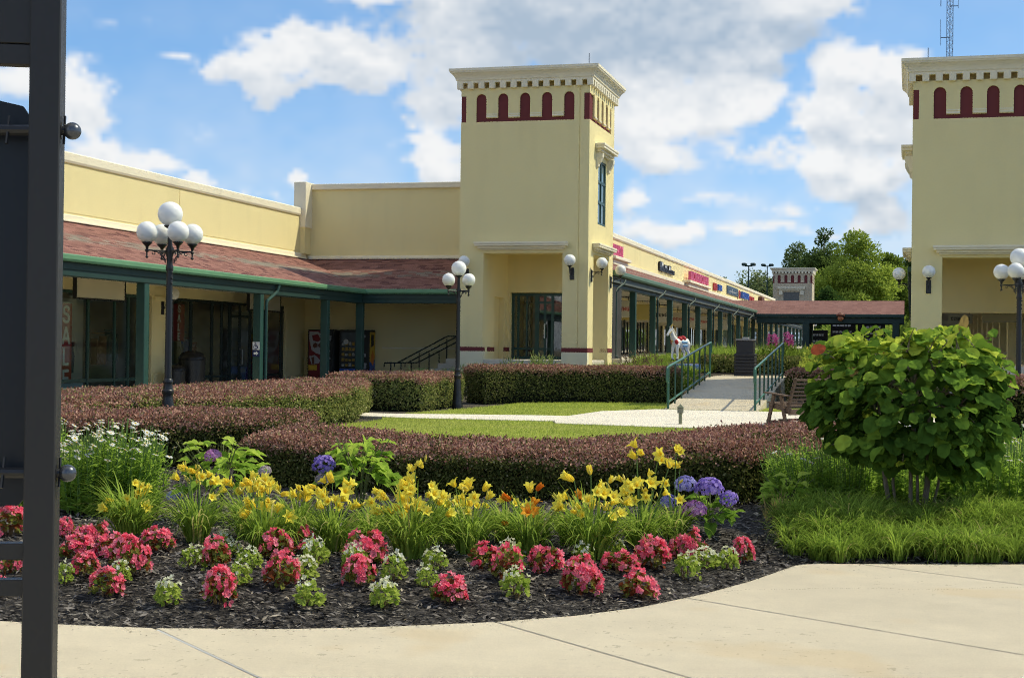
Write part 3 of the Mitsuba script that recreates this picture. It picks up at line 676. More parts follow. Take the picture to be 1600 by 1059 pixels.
part(w, 'soffit', MB().box(WX, EX - .1, 14, 54.5, 3.46, 3.50).box(EX - .1, -15.32, EY + .1, 54.5, 3.46, 3.50), SOFFIT)
gp = [(-.02, 0), (.10, 0), (.13, .05), (.13, .15), (.11, .17), (-.02, .17)]
part(w, 'gutter', MB().ext([(EX + a, 3.53 + b) for a, b in gp], 'y', 14, EY - .14), GUTTER)
part(w, 'gutter', MB().ext([(EY - a, 3.53 + b) for a, b in gp][::-1], 'x', EX - .0, -15.34), GUTTER)
part(w, 'beam', MB().box(EX - .36, EX - .06, 14, EY + .3, 3.20, 3.47, .012).box(EX - .06, -15.33, EY + .06, EY + .36, 3.20, 3.47, .012), DARKGREEN)
part(w, 'fascia', MB().box(EX - .055, EX - .025, 14, EY + .05, 3.36, 3.54).box(EX - .05, -15.34, EY + .02, EY + .05, 3.36, 3.54), DARKGREEN)
for y in (21.0, 28.0, 35.15, 42.3, 47.7, 51.05):
    part(w, 'post', MB().box(EX - .34, EX - .09, y - .125, y + .125, .15, 3.22, .015), GREEN)
part(w, 'downspout', MB().tube([(EX + .06, 43.2, 3.5), (EX + .04, 43.1, 3.3), (EX - .02, 42.75, 3.1), (EX - .03, 42.5, 3.0), (EX - .035, 42.47, 2.85), (EX - .035, 42.47, .2)], .05, 8), GREEN)
# the shops: floor-to-head glazing in green frames, rooms behind
part(w, 'shop_interior', MB().box(-28, -27.97, 15.1, 54.3, .2, 3.4).box(-28.1, -28.0, 15, 54.4, 0, 4).box(-28, WX - .3, 15, 54.4, 3.5, 3.6).box(-28, WX - .3, 27, 27.1, 0, 3.5).box(-28, WX - .3, 42.75, 42.85, 0, 3.5).box(-28, WX - .3, 54.3, 54.4, 0, 3.5), SHOPROOM)
part(w, 'shop_floor', MB().box(-28, WX - .31, 15, 54.4, .0, .14), SHOPFLOOR)
part(w, 'display_wall', MB().box(-24.0, -23.95, 38.95, 40.2, .14, 2.95), SHOPMID)
part(w, 'display_wall', MB().box(-24.3, -24.25, 36.2, 37.9, .14, 2.9), SHOPMID)
part(w, 'display_wall', MB().box(-24.1, -24.05, 50.3, 52.4, .14, 2.9), SHOPMID)
rk = np.random.default_rng(8)
for i_, (y_, z_) in enumerate(((45.9, 1.0), (46.3, 1.1), (46.9, .9), (44.2, .8), (40.9, 1.0), (41.6, 1.1))):
    g_ = MB()
    for q_ in range(7): g_.box(-24.0 + rk.normal(0, .1), -23.7, y_ - .28 + q_ * .08, y_ - .23 + q_ * .08, z_, z_ + rk.uniform(.6, .9), .01)
    g_.tube([(-23.85, y_ - .35, z_ + .95), (-23.85, y_ + .35, z_ + .95)], .02, 5)
    part(w, 'clothes_rack', g_, mat(f'rack_{i_}', ((.4, .3, .12), (.05, .08, .3), (.3, .05, .06), (.3, .3, .32), (.35, .2, .1), (.12, .2, .2))[i_], .8), kind='stuff')
def glazing(x, a, b, z0, z1, uprights, rails, fm, owner, dep=.07):
    mb = MB().box(x - dep, x, a, b, z1 - .09, z1).box(x - dep, x, a, b, z0, z0 + .09)
    for y, wd in uprights: mb.box(x - dep + .003, x - .003 + .01, y - wd / 2, y + wd / 2, z0 + .02, z1 - .02)
    for y0, y1, z, hh in rails: mb.box(x - dep + .006, x - .006, y0, y1, z - hh / 2, z + hh / 2)
    f = part(owner, 'window_frame', mb, fm)
    ys = [a] + sorted(y for y, _ in uprights if a + .2 < y < b - .2) + [b]
    for y0, y1 in zip(ys[:-1], ys[1:]):
        put(uniq(f + '__pane'), MB().box(x - dep / 2 - .003, x - dep / 2 + .003, y0 + .01, y1 - .01, z0 + .02, z1 - .02), GLASS)
    return f
GXW = WX - .1
glazing(GXW, 28.0, 34.5, .15, 3.13, [(28.05, .1), (30.2, .08), (32.4, .08), (34.45, .1)], [(28, 34.5, .58, .09)], FRAME, w)
glazing(GXW, 35.0, 42.3, .15, 3.13, [(35.05, .1), (37.2, .09), (38.75, .10), (40.25, .08), (41.05, .10), (42.22, .16)], [(35, 42.3, .56, .10)], FRAME, w)
glazing(GXW, 43.45, 52.7, .15, 3.13, [(43.5, .1), (45.15, .12), (46.7, .09), (47.45, .08), (48.1, .16), (48.9, .09), (49.75, .12), (51.0, .10), (52.55, .22)], [(43.45, 48.1, .56, .09), (49.8, 52.6, .56, .09), (48.1, 49.75, 2.65, .09)], DARKFRAME, w)
part(w, 'door_handle', MB().tube([(WX - .05, 48.75, .95), (WX + .06, 48.75, .95), (WX + .06, 48.75, 1.5), (WX - .05, 48.75, 1.5)], .02, 6), GREYL)
part(w, 'pier_base', MB().box(WX - .05, WX + .06, 42.36, 43.4, .15, .72, .015).box(WX - .05, WX + .045, 42.4, 43.38, 3.0, 3.13, .01), CREAM)
# stairs to the tower porch, with their rails
st = thing('staircase', 'concrete steps rising to the tower between back wall and hedge', 'stairs')
for i in range(6):
    part(st, 'step', MB().box(-17.9 + i * .31, -15.31, 52.3, 54.2, .0 if i == 0 else .15 + i * .183 - .02, .15 + (i + 1) * .183, .012), CONC2)
for i, y in enumerate((52.4, 53.2, 54.05)):
    hr = thing('stair_rail', f'black pipe handrail, {("nearest", "middle", "farthest")[i]} of three beside the tower steps', 'handrail', 'black handrails on the tower steps')
    x = -18.75 + .12 * i
    part(hr, 'rail', MB().tube([(x, y, .9), (x, y, 1.05), (x + .5, y, 1.06), (x + .62, y, 1.12), (x + 2.35, y, 2.02), (x + 2.46, y, 2.06), (x + 3.2, y, 2.06)], .026, 7), BLACKM)
    for q, zq in ((.25, .1), (1.35, .5), (2.4, 1.1)): part(hr, 'post', MB().tube([(x + q, y, zq), (x + q, y, 1.06 + max(0, q - .62) * .52)], .024, 6), BLACKM)

# ---------------------------------------------------------------- long arcade to the right of the tower
a_ = thing('arcade_building', 'long cream shop row with green gutter receding to the distance', 'building')
AX, AE, AF, AZ = -14.3, -10.7, 1.30, 4.60
part(a_, 'wall', MB().box(AX - .3, AX, 54.9, 165, 3.9, 7.2), CREAM)
P = MB()
ys = [54.95, 70, 80.0, 95, 110, 125, 140, 165]
for a, b in zip(ys[:-1], ys[1:]): P.box(AX - .01, AX + .018, a + .015, b - .015, 6.12, 7.06, .004)
part(a_, 'stucco_panel', P, CREAM)
part(a_, 'coping', MB().ext([(AX - .35, 7.14), (AX + .05, 7.14), (AX + .09, 7.2), (AX + .09, 7.4), (AX + .05, 7.43), (AX - .35, 7.43)], 'y', 54.9, 165), TRIM)
part(a_, 'flashing', MB().box(AX - .01, AX + .15, 54.9, 165, 5.86, 6.06, .01), TRIM)
part(a_, 'roof', MB().add(*thick([(AE, 54.85, AZ), (AE, 165, AZ), (AX, 165, 5.9), (AX, 54.85, 5.9)], .07)), mat('arcade_shingle', proc(lambda p, n, uv: shingles(mi.Point3f(p.x, p.y, p.z - .9), n, uv)), .9, spec=.15))
part(a_, 'gutter', MB().ext([(AE + a, AZ - .2 + b * 1.15) for a, b in gp], 'y', 54.85, 165), mat('arcade_gutter', painted((.10, .175, .12)), .45, spec=.45))
part(a_, 'beam', MB().box(AE - .5, AE - .15, 54.9, 165, 4.0, 4.3, .012), DARKGREEN)
part(a_, 'fascia', MB().box(AE - .14, AE - .03, 54.9, 165, 4.16, 4.42), mat('grey_fascia', painted((.10, .115, .105)), .55))
part(a_, 'soffit', MB().box(AX, AE - .2, 54.9, 165, 4.31, 4.35), SOFFIT)
pm = mikit.ply(MB().box(-.125, .125, -.125, .125, 0, 2.74, .012).get(), GREEN)
sp_ = mikit.ply(MB().tube([(.42, .9, 3.0), (.38, .75, 2.86), (.22, .3, 2.66), (.19, .16, 2.55), (.19, .155, .12), (.3, .15, .04)], .045, 7).get(), DARKGREEN)
br = mikit.ply(MB().beam((.0, .1, 2.2), (.0, .75, 2.74), .05, .06).get(), GREEN)
for i in range(23):
    y = 55.9 + 4.86 * i
    part(a_, 'post', pm, tw=T().translate([-11.0, y, AF]))
    if i < 14 and i % 2 == 0: part(a_, 'downspout', sp_, tw=T().translate([-11.0, y, AF]))
# shop fronts: piers and dark glazing
FR, PIER = MB(), MB()
rng = np.random.default_rng(3)
y = 55.0; bays = []
while y < 162:
    part(a_, 'pier', MB().box(AX - .3, AX + .02, y, y + .55, AF, 3.92, .01), CREAM); bays.append((y + .55, y + 4.85)); y += 4.86
for a, b in bays[:13]:
    glazing(AX - .06, a, b, AF, 3.9, [(a + .05, .1), (a + 1.2, .07), (a + 2.0, .1), (a + 2.95, .1), (b - .05, .1)], [(a, b, AF + 2.15, .08)], DARKFRAME, a_)
part(a_, 'far_glazing', MB().box(AX - .2, AX - .1, bays[13][0], 162, AF, 3.9), CARGLASS)
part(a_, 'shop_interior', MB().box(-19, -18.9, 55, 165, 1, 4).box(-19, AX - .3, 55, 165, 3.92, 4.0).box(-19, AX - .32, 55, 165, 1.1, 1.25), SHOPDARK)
part(a_, 'display_wall', MB().box(-16.2, -16.1, 56.5, 58.0, 1.3, 3.6).box(-16.2, -16.1, 61, 64, 1.3, 3.4).box(-16.4, -16.3, 67, 68.6, 1.3, 3.5).box(-16.2, -16.1, 73.5, 76, 1.3, 3.5).box(-16.4, -16.3, 81, 84, 1.3, 3.5), SHOPMID)

# covered walkway crossing to the right-hand row
c_ = thing('covered_walkway', 'low walkway roof of red shingles crossing the far end of the garden', 'canopy')
part(c_, 'roof', MB().add(*thick([(-10.9, 107.7, 4.36), (-.45, 107.7, 4.36), (-.45, 109.9, 5.36), (-13.4, 109.9, 5.36)], .08)).add(*thick([(-.45, 112.1, 4.36), (-10.9, 112.1, 4.36), (-13.4, 109.9, 5.36), (-.45, 109.9, 5.36)], .08)), mat('walkway_shingle', proc(lambda p, n, uv: mix((.205, .105, .09), (.27, .145, .125), cell_rand(dr.floor(p.x * 3), dr.floor(p.z * 12), 2))), .9, spec=.15))
part(c_, 'gutter', MB().box(-10.7, -.45, 107.56, 107.7, 4.12, 4.34, .02), DARKGREEN)
part(c_, 'beam', MB().box(-10.6, -.45, 107.75, 108.05, 3.7, 4.12, .02).box(-10.6, -.45, 111.7, 112.0, 3.7, 4.12, .02), DARKGREEN)
for x in (-7.15, -1.0):
    for y in (107.9, 111.8): part(c_, 'post', MB().box(x - .24, x + .24, y - .2, y + .2, 1.2, 3.75, .02), DARKGREEN)

# right-hand shop row seen through the right tower's porch
r_ = thing('right_shop_row', 'shop row with cream piers behind the right tower porch', 'building')
part(r_, 'wall', MB().box(3.6, 3.9, 52.8, 130, 3.7, 7.2), CREAM)
part(r_, 'roof', MB().add(*thick([(.0, 130, AZ), (.0, 52.8, AZ), (3.6, 52.8, 5.9), (3.6, 130, 5.9)], .07)), SHINGLE)
part(r_, 'gutter', MB().ext([(-a, AZ - .2 + b) for a, b in gp][::-1], 'y', 52.8, 130), GREEN)
part(r_, 'beam', MB().box(.15, .45, 52.8, 130, 4.0, 4.3), DARKGREEN)
part(r_, 'soffit', MB().box(.1, 3.6, 52.8, 130, 4.31, 4.35), SOFFIT)
for i in range(14):
    y = 53.4 + 4.86 * i
    part(r_, 'post', pm, tw=T().translate([.3, y, AF]))
    part(r_, 'pier', MB().box(3.3, 3.9, y + 2.2, y + 2.85, AF, 3.75, .012), CREAM)
part(r_, 'glazing', MB().box(3.75, 3.8, 52.9, 130, AF, 3.75), CARGLASS)
# ---------------------------------------------------------------- charcoal sign frame in the left foreground
sf = thing('sign_stand', 'charcoal metal sign stand with ball knobs, cut off by the left edge', 'sign stand')
ca, sa = math.cos(math.radians(21.5)), math.sin(math.radians(21.5))
RS = np.array([[ca, -sa, 0], [sa, ca, 0], [0, 0, 1.]])           # the stand's own turn
def sl(x, y, z): return np.array([-2.560, 4.075, 0]) + RS @ np.array([x, y, 0]) + np.array([0, 0, z])
def sbx(mb, x0, x1, y0, y1, z0, z1, b=.004): return mb.obox(sl((x0 + x1) / 2, (y0 + y1) / 2, (z0 + z1) / 2), (x1 - x0, y1 - y0, z1 - z0), RS, b)
part(sf, 'post', sbx(MB(), -.046, .046, -.046, .046, 0, 2.9), SIGNM)
part(sf, 'post', sbx(MB(), -1.42, -1.33, -.046, .046, 0, 2.9), SIGNM)
for z0, z1 in ((2.447, 2.508), (2.512, 2.9), (.945, .995), (.835, .885)):
    part(sf, 'rail', sbx(MB(), -1.33, -.0465, -.026, .026, z0, z1, .002), SIGNM)
pp = Polygon([(-1.26, 1.10), (-.085, 1.10), (-.062, 1.125), (-.062, 2.30), (-.085, 2.335), (-.40, 2.40), (-.95, 2.40), (-1.26, 2.335)]).buffer(-.01).buffer(.01)
pm_ = MB().ext(pp, 'y', -.006, .006)
v, f = pm_.get()
part(sf, 'panel', (np.array([sl(a, b + .075, c) for a, b, c in v]), f), PANELM)
for z in (2.251, 1.207):
    q = sl(.078, -.012, z)
    kn = part(sf, 'knob', MB().ball(q, .0265, 3), STEEL, smooth=True)
    put(uniq(kn + '__bolt'), MB().tube([sl(.07, -.012, z), sl(.045, -.012, z)], .014, 10).tube([sl(.0475, -.012, z), sl(.0465, -.012, z)], .026, 12), BLACKM)
    put(uniq(kn + '__washer'), MB().tube([sl(.054, -.02, z - .042), sl(.054, -.004, z + .046)], .004, 5), BLACKM)
    part(sf, 'clamp_rod', MB().tube([sl(-.046, -.0, z), sl(-.20, .02, z)], .017, 10).tube([sl(-.115, -.02, z - .045), sl(-.115, .02, z + .045)], .005, 5), BLACKM)

# ---------------------------------------------------------------- globe street lamps
def cup(mb, x, y, z, s=1.0):
    return mb.lathe([(0, z - .10 * s), (.022 * s, z - .10 * s), (.03 * s, z - .07 * s), (.018 * s, z - .05 * s), (.03 * s, z), (.085 * s, z + .055 * s), (.085 * s, z + .07 * s), (0, z + .07 * s)], (x, y, 0), 10)
def scroll(mb, ox, oy, dx, dy, z, L, s=1):
    """A curled iron bracket in the upright plane through (ox, oy) along (dx, dy)."""
    P = lambda pts: [(ox + dx * a, oy + dy * a, z + b) for a, b in pts]
    mb.tube(P([(.03, .0), (L + .03, .0)]), .014, 6)
    t = np.linspace(0, 1, 12)
    mb.tube(P([(.045 + .62 * L * (1 - math.cos(q * 1.57)), -.20 + .19 * math.sin(q * 1.57)) for q in t]), .011, 5)
    for cx, cz, r, a0 in ((.36 * L, -.055, .042, 0), (.70 * L, -.045, .034, 1.5), (.18 * L, -.13, .034, 3)):
        mb.tube(P([(cx + r * (1 - .55 * q) * math.cos(a0 + 5.2 * q), cz + r * (1 - .55 * q) * math.sin(a0 + 5.2 * q)) for q in t]), .008, 5)
    mb.ball((ox + dx * (L + .0), oy + dy * (L + .0), z - .11), .026, 1)
    mb.tube(P([(L, .0), (L, -.1)]), .014, 5)
def street_lamp(x, y, z, rot, label):
    t = thing('street_lamp', label, 'street lamp', 'black street lamps with five white globes')
    B = MB().lathe([(.0, z - .3), (.155, z - .3), (.155, z + .06), (.13, z + .10), (.115, z + .42), (.10, z + .50), (.105, z + .62), (.085, z + .74), (.083, z + .80), (.098, z + .82), (.098, z + .87), (.08, z + .89), (.074, z + .98), (.085, z + 1.0), (.085, z + 1.03), (.062, z + 1.07)], (x, y, 0), 16)
    part(t, 'base', B, BLACKM, smooth=40)
    pl = MB().lathe([(.060, z + 1.05), (.056, z + 2.0), (.049, z + 2.85), (.062, z + 2.88), (.062, z + 2.93), (.049, z + 2.97), (.05, z + 3.14), (.066, z + 3.16), (.066, z + 3.24), (.042, z + 3.28), (.035, z + 3.55), (.05, z + 3.565), (.10, z + 3.60), (.10, z + 3.615), (0, z + 3.615)], (x, y, 0), 14)
    for q in range(3): pl.ball((x + .05, y - .02, z + 2.65 + q * .09), .02, 1)
    part(t, 'pole', pl, BLACKM, smooth=40)
    for k in range(4):
        a = rot + k * math.pi / 2; dx, dy = math.cos(a), math.sin(a)
        A = MB(); scroll(A, x + .03 * dx, y + .03 * dy, dx, dy, z + 3.19, .36); cup(A, x + .39 * dx, y + .39 * dy, z + 3.255)
        part(t, 'arm', A, BLACKM, smooth=40)
        part(t, 'globe', MB().ball((x + .39 * dx, y + .39 * dy, z + 3.325 + .163), .176, 3), GLOBE, smooth=True)
    part(t, 'globe', MB().ball((x, y, z + 3.615 + .192), .206, 3), GLOBE, smooth=True)
    return t
street_lamp(-11.95, 22.75, -.02, math.radians(165 - 28), 'black five-globe lamp post standing in the hedge before the left shop wing')
street_lamp(-12.02, 39.55, .0, math.radians(-28), 'black five-globe lamp post on the lawn edge in front of the tower')
street_lamp(2.35, 35.6, .0, math.radians(165), 'black five-globe lamp post at right, behind the big-leaved bush')

def wall_lamp(x, y, z, dx, dy, label, s=1.0, group='globe lamps on the walls'):
    """Back plate on the wall at (x, y); globe centre at height z, .37 m out along (dx, dy)."""
    t = thing('wall_lamp', label, 'wall lamp', group)
    zb = z - .245 * s
    sx, sy = -dy, dx
    A = MB().obox((x + dx * .02, y + dy * .02, zb - .2 * s), (.04 if dx else .15 * s, .15 * s if dx else .04, .42 * s), None, .01)
    scroll(A, x + dx * .02, y + dy * .02, dx, dy, zb - .06 * s, .35 * s); cup(A, x + dx * .37, y + dy * .37, zb, s)
    part(t, 'bracket', A, BLACKM, smooth=40)
    part(t, 'globe', MB().ball((x + dx * .37, y + dy * .37, z), .198 * s, 3), GLOBE, smooth=True)
wall_lamp(-15.02, 50.4, 4.64, 0, -1, 'globe lamp on the tower front, left of the porch opening')
wall_lamp(-11.26, 50.4, 4.67, 0, -1, 'globe lamp on the tower front, right of the porch opening')
wall_lamp(-10.7, 50.95, 4.62, 1, 0, 'globe lamp on the sunlit tower side, nearer one')
wall_lamp(-10.7, 54.42, 4.56, 1, 0, 'globe lamp on the sunlit tower side, farther one beside the arcade gutter')
wall_lamp(.52, 48.2, 4.14, 0, -1, 'globe lamp on the front of the right tower')
wall_lamp(0.0, 48.75, 4.12, -1, 0, 'globe lamp on the left side of the right tower')
wall_lamp(-22.8, 42.95, 3.22, 1, 0, 'globe lamp on the pier of the left shop wing, behind the lamp post')
wall_lamp(-11.4, 183.0, 5.0, 1, 0, 'small globe lamp on the side of the far tower')

# ---------------------------------------------------------------- ramp railings
def railing(x, label, side):
    t = thing('ramp_railing', label, 'railing')
    zr = lambda y: .02 + .75 * (y - 41.0) / 9.1
    y0, y1 = 41.12, 50.0
    loop = [(x, y0 + .02, zr(y0) + .72), (x, y0 - .18, zr(y0) + .74), (x, y0 - .22, zr(y0) + .80), (x, y0 - .22, zr(y0) + 1.08), (x, y0 - .16, zr(y0) + 1.13), (x, y0, zr(y0) + 1.145)]
    part(t, 'handrail', MB().tube(loop + [(x, y1, zr(y1) + 1.14), (x, y1 + .25, zr(y1) + 1.15), (x, y1 + .3, zr(y1) + 1.08), (x, y1 + .3, zr(y1) + .8)], .034, 9), RAILGREEN, smooth=40)
    part(t, 'lower_rail', MB().tube([(x, y0, zr(y0) + .17), (x, y1, zr(y1) + .17)], .028, 8), RAILGREEN, smooth=40)
    for i in range(8):
        y = y0 + (y1 - y0) * i / 7
        part(t, 'post', MB().tube([(x, y, zr(y) - .02), (x, y, zr(y) + 1.13)], .036 if i in (0, 7) else .026, 8), RAILGREEN if i in (0, 7) else GREEN, smooth=40)
railing(-6.44, 'green pipe railing along the left side of the ramp', -1)
railing(-4.06, 'green pipe railing along the right side of the ramp', 1)

# ---------------------------------------------------------------- things on the left walk
v1 = thing('vending_machine', 'vending machine with red and white front beside a green post', 'vending machine')
part(v1, 'body', MB().box(-22.38, -21.33, 53.82, 54.46, .15, 2.28, .015), SHOPDARK)
part(v1, 'front_panel', MB().box(-22.33, -21.62, 53.79, 53.818, .25, 2.24, .006), mat('dull_red', (.20, .018, .022), .4))
part(v1, 'coin_panel', MB().box(-21.60, -21.38, 53.79, 53.818, .25, 2.24, .006), SHOPDARK)
G = MB().ext(Polygon([(-22.3, 2.2), (-21.95, 2.2), (-21.7, 2.0), (-21.66, 1.6), (-21.72, 1.3), (-22.0, 1.36), (-22.2, 1.5), (-22.3, 1.9)]).difference(Polygon([(-22.2, 2.05), (-21.95, 2.1), (-21.8, 1.9), (-21.95, 1.8), (-22.15, 1.85)])), 'y', 53.772, 53.789)
G.ext(Polygon([(-21.75, .9), (-21.68, 1.05), (-21.64, .85), (-21.7, .6), (-21.66, .28), (-21.72, .28), (-21.78, .6)]), 'y', 53.772, 53.789).ext(Polygon([(-22.3, 1.25), (-22.05, 1.3), (-21.85, 1.1), (-21.9, .98), (-22.2, .95)]), 'y', 53.772, 53.789)
part(v1, 'white_print', G, mat('dull_white', (.42, .42, .44), .5))
for c_, r_ in ((-22.05, .10), (-21.85, .085)): part(v1, 'print', MB().ext(Point(c_, 1.67).buffer(r_), 'y', 53.76, 53.771), BROWN)
part(v1, 'print', MB().ext(Polygon([(-22.2, 1.22), (-22.1, 1.24), (-22.08, .98), (-22.17, .96)]), 'y', 53.76, 53.771), BROWN)
part(v1, 'price_label', MB().box(-22.33, -21.98, 53.775, 53.79, .72, .92), YELLOW)
part(v1, 'button', MB().box(-21.56, -21.45, 53.775, 53.79, 1.42, 1.5).box(-21.55, -21.44, 53.775, 53.79, 1.16, 1.22).box(-21.58, -21.4, 53.775, 53.79, 1.85, 2.05), GREYL)
v2 = thing('vending_machine', 'vending machine with dark front and yellow and blue side panel', 'vending machine')
part(v2, 'body', MB().box(-21.09, -19.87, 53.82, 54.46, .15, 2.28, .015), SHOPDARK)
part(v2, 'window', MB().box(-21.0, -20.25, 53.80, 53.82, .82, 2.18), CARGLASS)
K = MB(); K2 = MB(); rng = np.random.default_rng(2)
for r in range(5):
    for c in range(5):
        (K if (r * 3 + c * 2) % 4 else K2).box(-20.97 + c * .14, -20.87 + c * .14, 53.78, 53.80, .88 + r * .2, .88 + r * .2 + rng.uniform(.08, .14))
part(v2, 'snacks', K, mat('snack_yellow', (.36, .23, .04), .5), kind='stuff'); part(v2, 'snacks', K2, mat('snack_pale', (.35, .35, .32), .5), kind='stuff')
part(v2, 'white_print', MB().ext(Point(-20.8, 1.82).buffer(.10), 'y', 53.765, 53.785).ext(Polygon([(-20.95, .62), (-20.6, .56), (-20.72, .74), (-20.85, .76)]), 'y', 53.765, 53.785), mat('dull_white2', (.5, .5, .48), .5))
part(v2, 'lower_panel', MB().box(-21.05, -20.2, 53.79, 53.815, .2, .8), BLUE)
part(v2, 'tray', MB().box(-20.75, -20.25, 53.775, 53.79, .3, .52), SHOPDARK)
part(v2, 'coin_panel', MB().box(-20.1, -20.0, 53.79, 53.815, 1.25, 1.38).box(-20.12, -19.98, 53.79, 53.815, .8, 1.02).box(-20.1, -20.03, 53.79, 53.815, 1.98, 2.08), GREYL)
part(v2, 'side_panel', MB().ext(Polygon([(53.86, .2), (54.4, .2), (54.4, 1.15), (53.86, 1.05)]), 'x', -19.868, -19.855), BLUE)
part(v2, 'side_panel', MB().ext(Polygon([(53.86, 1.06), (54.4, 1.16), (54.4, 2.2), (53.86, 2.2)]).difference(Polygon([(53.96, 1.6), (54.3, 1.7), (54.3, 2.1), (53.96, 2.1)])), 'x', -19.868, -19.855), YELLOW)
part(v2, 'side_print', MB().ext(Polygon([(53.9, 1.1), (54.1, 1.5), (54.35, 1.25), (54.2, .9)]), 'x', -19.854, -19.846), ORANGE)
part(v2, 'side_print', MB().ext(Polygon([(53.95, .45), (54.2, .85), (54.36, .6), (54.2, .3)]), 'x', -19.854, -19.846), BROWN)

for i, (y, lab) in enumerate(((37.85, 'blank cream hanging sign board above the left display window'), (48.95, 'blank cream hanging sign board above the shop door, right of the downspout'))):
    s_ = thing('hanging_sign', lab, 'sign')
    part(s_, 'board', MB().box(-22.06, -21.98, y - 1.3, y + 1.3, 2.88, 3.42, .008), SIGNBOARD)
    part(s_, 'frame', MB().box(-22.075, -21.965, y - 1.33, y + 1.33, 2.84, 2.879).box(-22.075, -21.965, y - 1.34, y - 1.301, 2.84, 3.43).box(-22.075, -21.965, y + 1.301, y + 1.34, 2.84, 3.43), BLACKM)
# accessible-entrance plates on the post
s_ = thing('access_sign', 'white wheelchair symbol plate over blue arrow plate on a green post', 'sign')
yy = 42.3 - .128
part(s_, 'plate', MB().box(-19.335, -19.105, yy - .006, yy, 1.50, 1.74, .002), WHITE)
part(s_, 'arrow_plate', MB().box(-19.335, -19.105, yy - .006, yy, 1.29, 1.495, .002), NAVY)
W_ = LineString([(-.03, .085), (-.03, .0), (.035, .0), (.06, -.06)]).buffer(.013).union(Point(-.03, .1).buffer(.018)).union(LineString([(-.03, .045), (.03, .045)]).buffer(.01)).union(LineString([(-.05 + .062 * math.cos(a) + .03, -.03 + .062 * math.sin(a)) for a in np.linspace(2.2, 6.3, 14)]).buffer(.011))
part(s_, 'wheelchair_symbol', MB().ext(shapely.affinity.translate(W_, -19.22, 1.615), 'y', yy - .009, yy - .0062), NAVY)
part(s_, 'arrow', MB().ext(shapely.affinity.translate(Polygon([(-.075, -.035), (.01, -.035), (.01, -.07), (.08, 0), (.01, .07), (.01, .035), (-.075, .035)]), -19.22, 1.39), 'y', yy - .009, yy - .0062), WHITE)

def litter_bin(x, y, r, h, label):
    t = thing('litter_bin', label, 'litter bin')
    part(t, 'body', MB().lathe([(0, .15), (r, .15), (r, .15 + h * .78), (r * .94, .15 + h * .80), (0, .15 + h * .8)], (x, y, 0), 18), BLACKM, smooth=40)
    part(t, 'lid', MB().lathe([(r * 1.02, .15 + h * .80), (r * 1.02, .15 + h * .84), (r * .8, .15 + h * .95), (r * .3, .15 + h), (0, .15 + h)], (x, y, 0), 18), BLACKM, smooth=40)
litter_bin(-22.2, 42.75, .3, .85, 'lower round black litter bin before the pier of the left shop wing')
litter_bin(-22.2, 43.85, .42, 1.28, 'taller round black litter bin behind the left lamp post')

def text3(txt, h, deep=.01, bold=True):
    m_ = meshkit.text_mesh(txt, h, deep, bold); v = np.array(m_.vertices); v[:, 0] -= (v[:, 0].min() + v[:, 0].max()) / 2
    return v, np.array(m_.faces)
def text_on_x(mb, txt, h, x, y, z, deep=.01):
    """Lettering on a wall facing +x, read along +y."""
    v, f = text3(txt, h, deep); return mb.add(np.stack([x + v[:, 2], y + v[:, 0], z + v[:, 1]], 1), f)
def text_on_y(mb, txt, h, x, y, z, deep=.01):
    """Lettering on a board facing -y, read along +x."""
    v, f = text3(txt, h, deep); return mb.add(np.stack([x + v[:, 0], y - v[:, 2], z + v[:, 1]], 1), f)
def sale(x, y, w, z0, z1, label, word):
    t = thing('sale_banner', label, 'banner')
    part(t, 'cloth', MB().box(x - .01, x, y - w / 2, y + w / 2, z0, z1), mat('banner_red', (.34, .02, .022), .7) if 'mat_banner_red' not in scene else 'mat_banner_red')
    n = len(word); step = (z1 - z0) / n; L = MB()
    for i, ch in enumerate(word): part(t, 'letter', text_on_x(MB(), ch, step * .78, x + .004, y, z1 - step * (i + 1) + step * .1), WHITE)
sale(-23.0, 37.7, .62, .35, 2.75, 'tall red sale banner with white letters in the leftmost window', 'SALE')
sale(-23.0, 44.45, .80, 1.75, 2.95, 'red sale banner in the window right of the left lamp post', 'SALE')
single('window_card', 'pale blue card standing low in the leftmost shop window', 'card', MB().box(-22.99, -22.97, 37.35, 38.6, .2, .5), LBLUE)

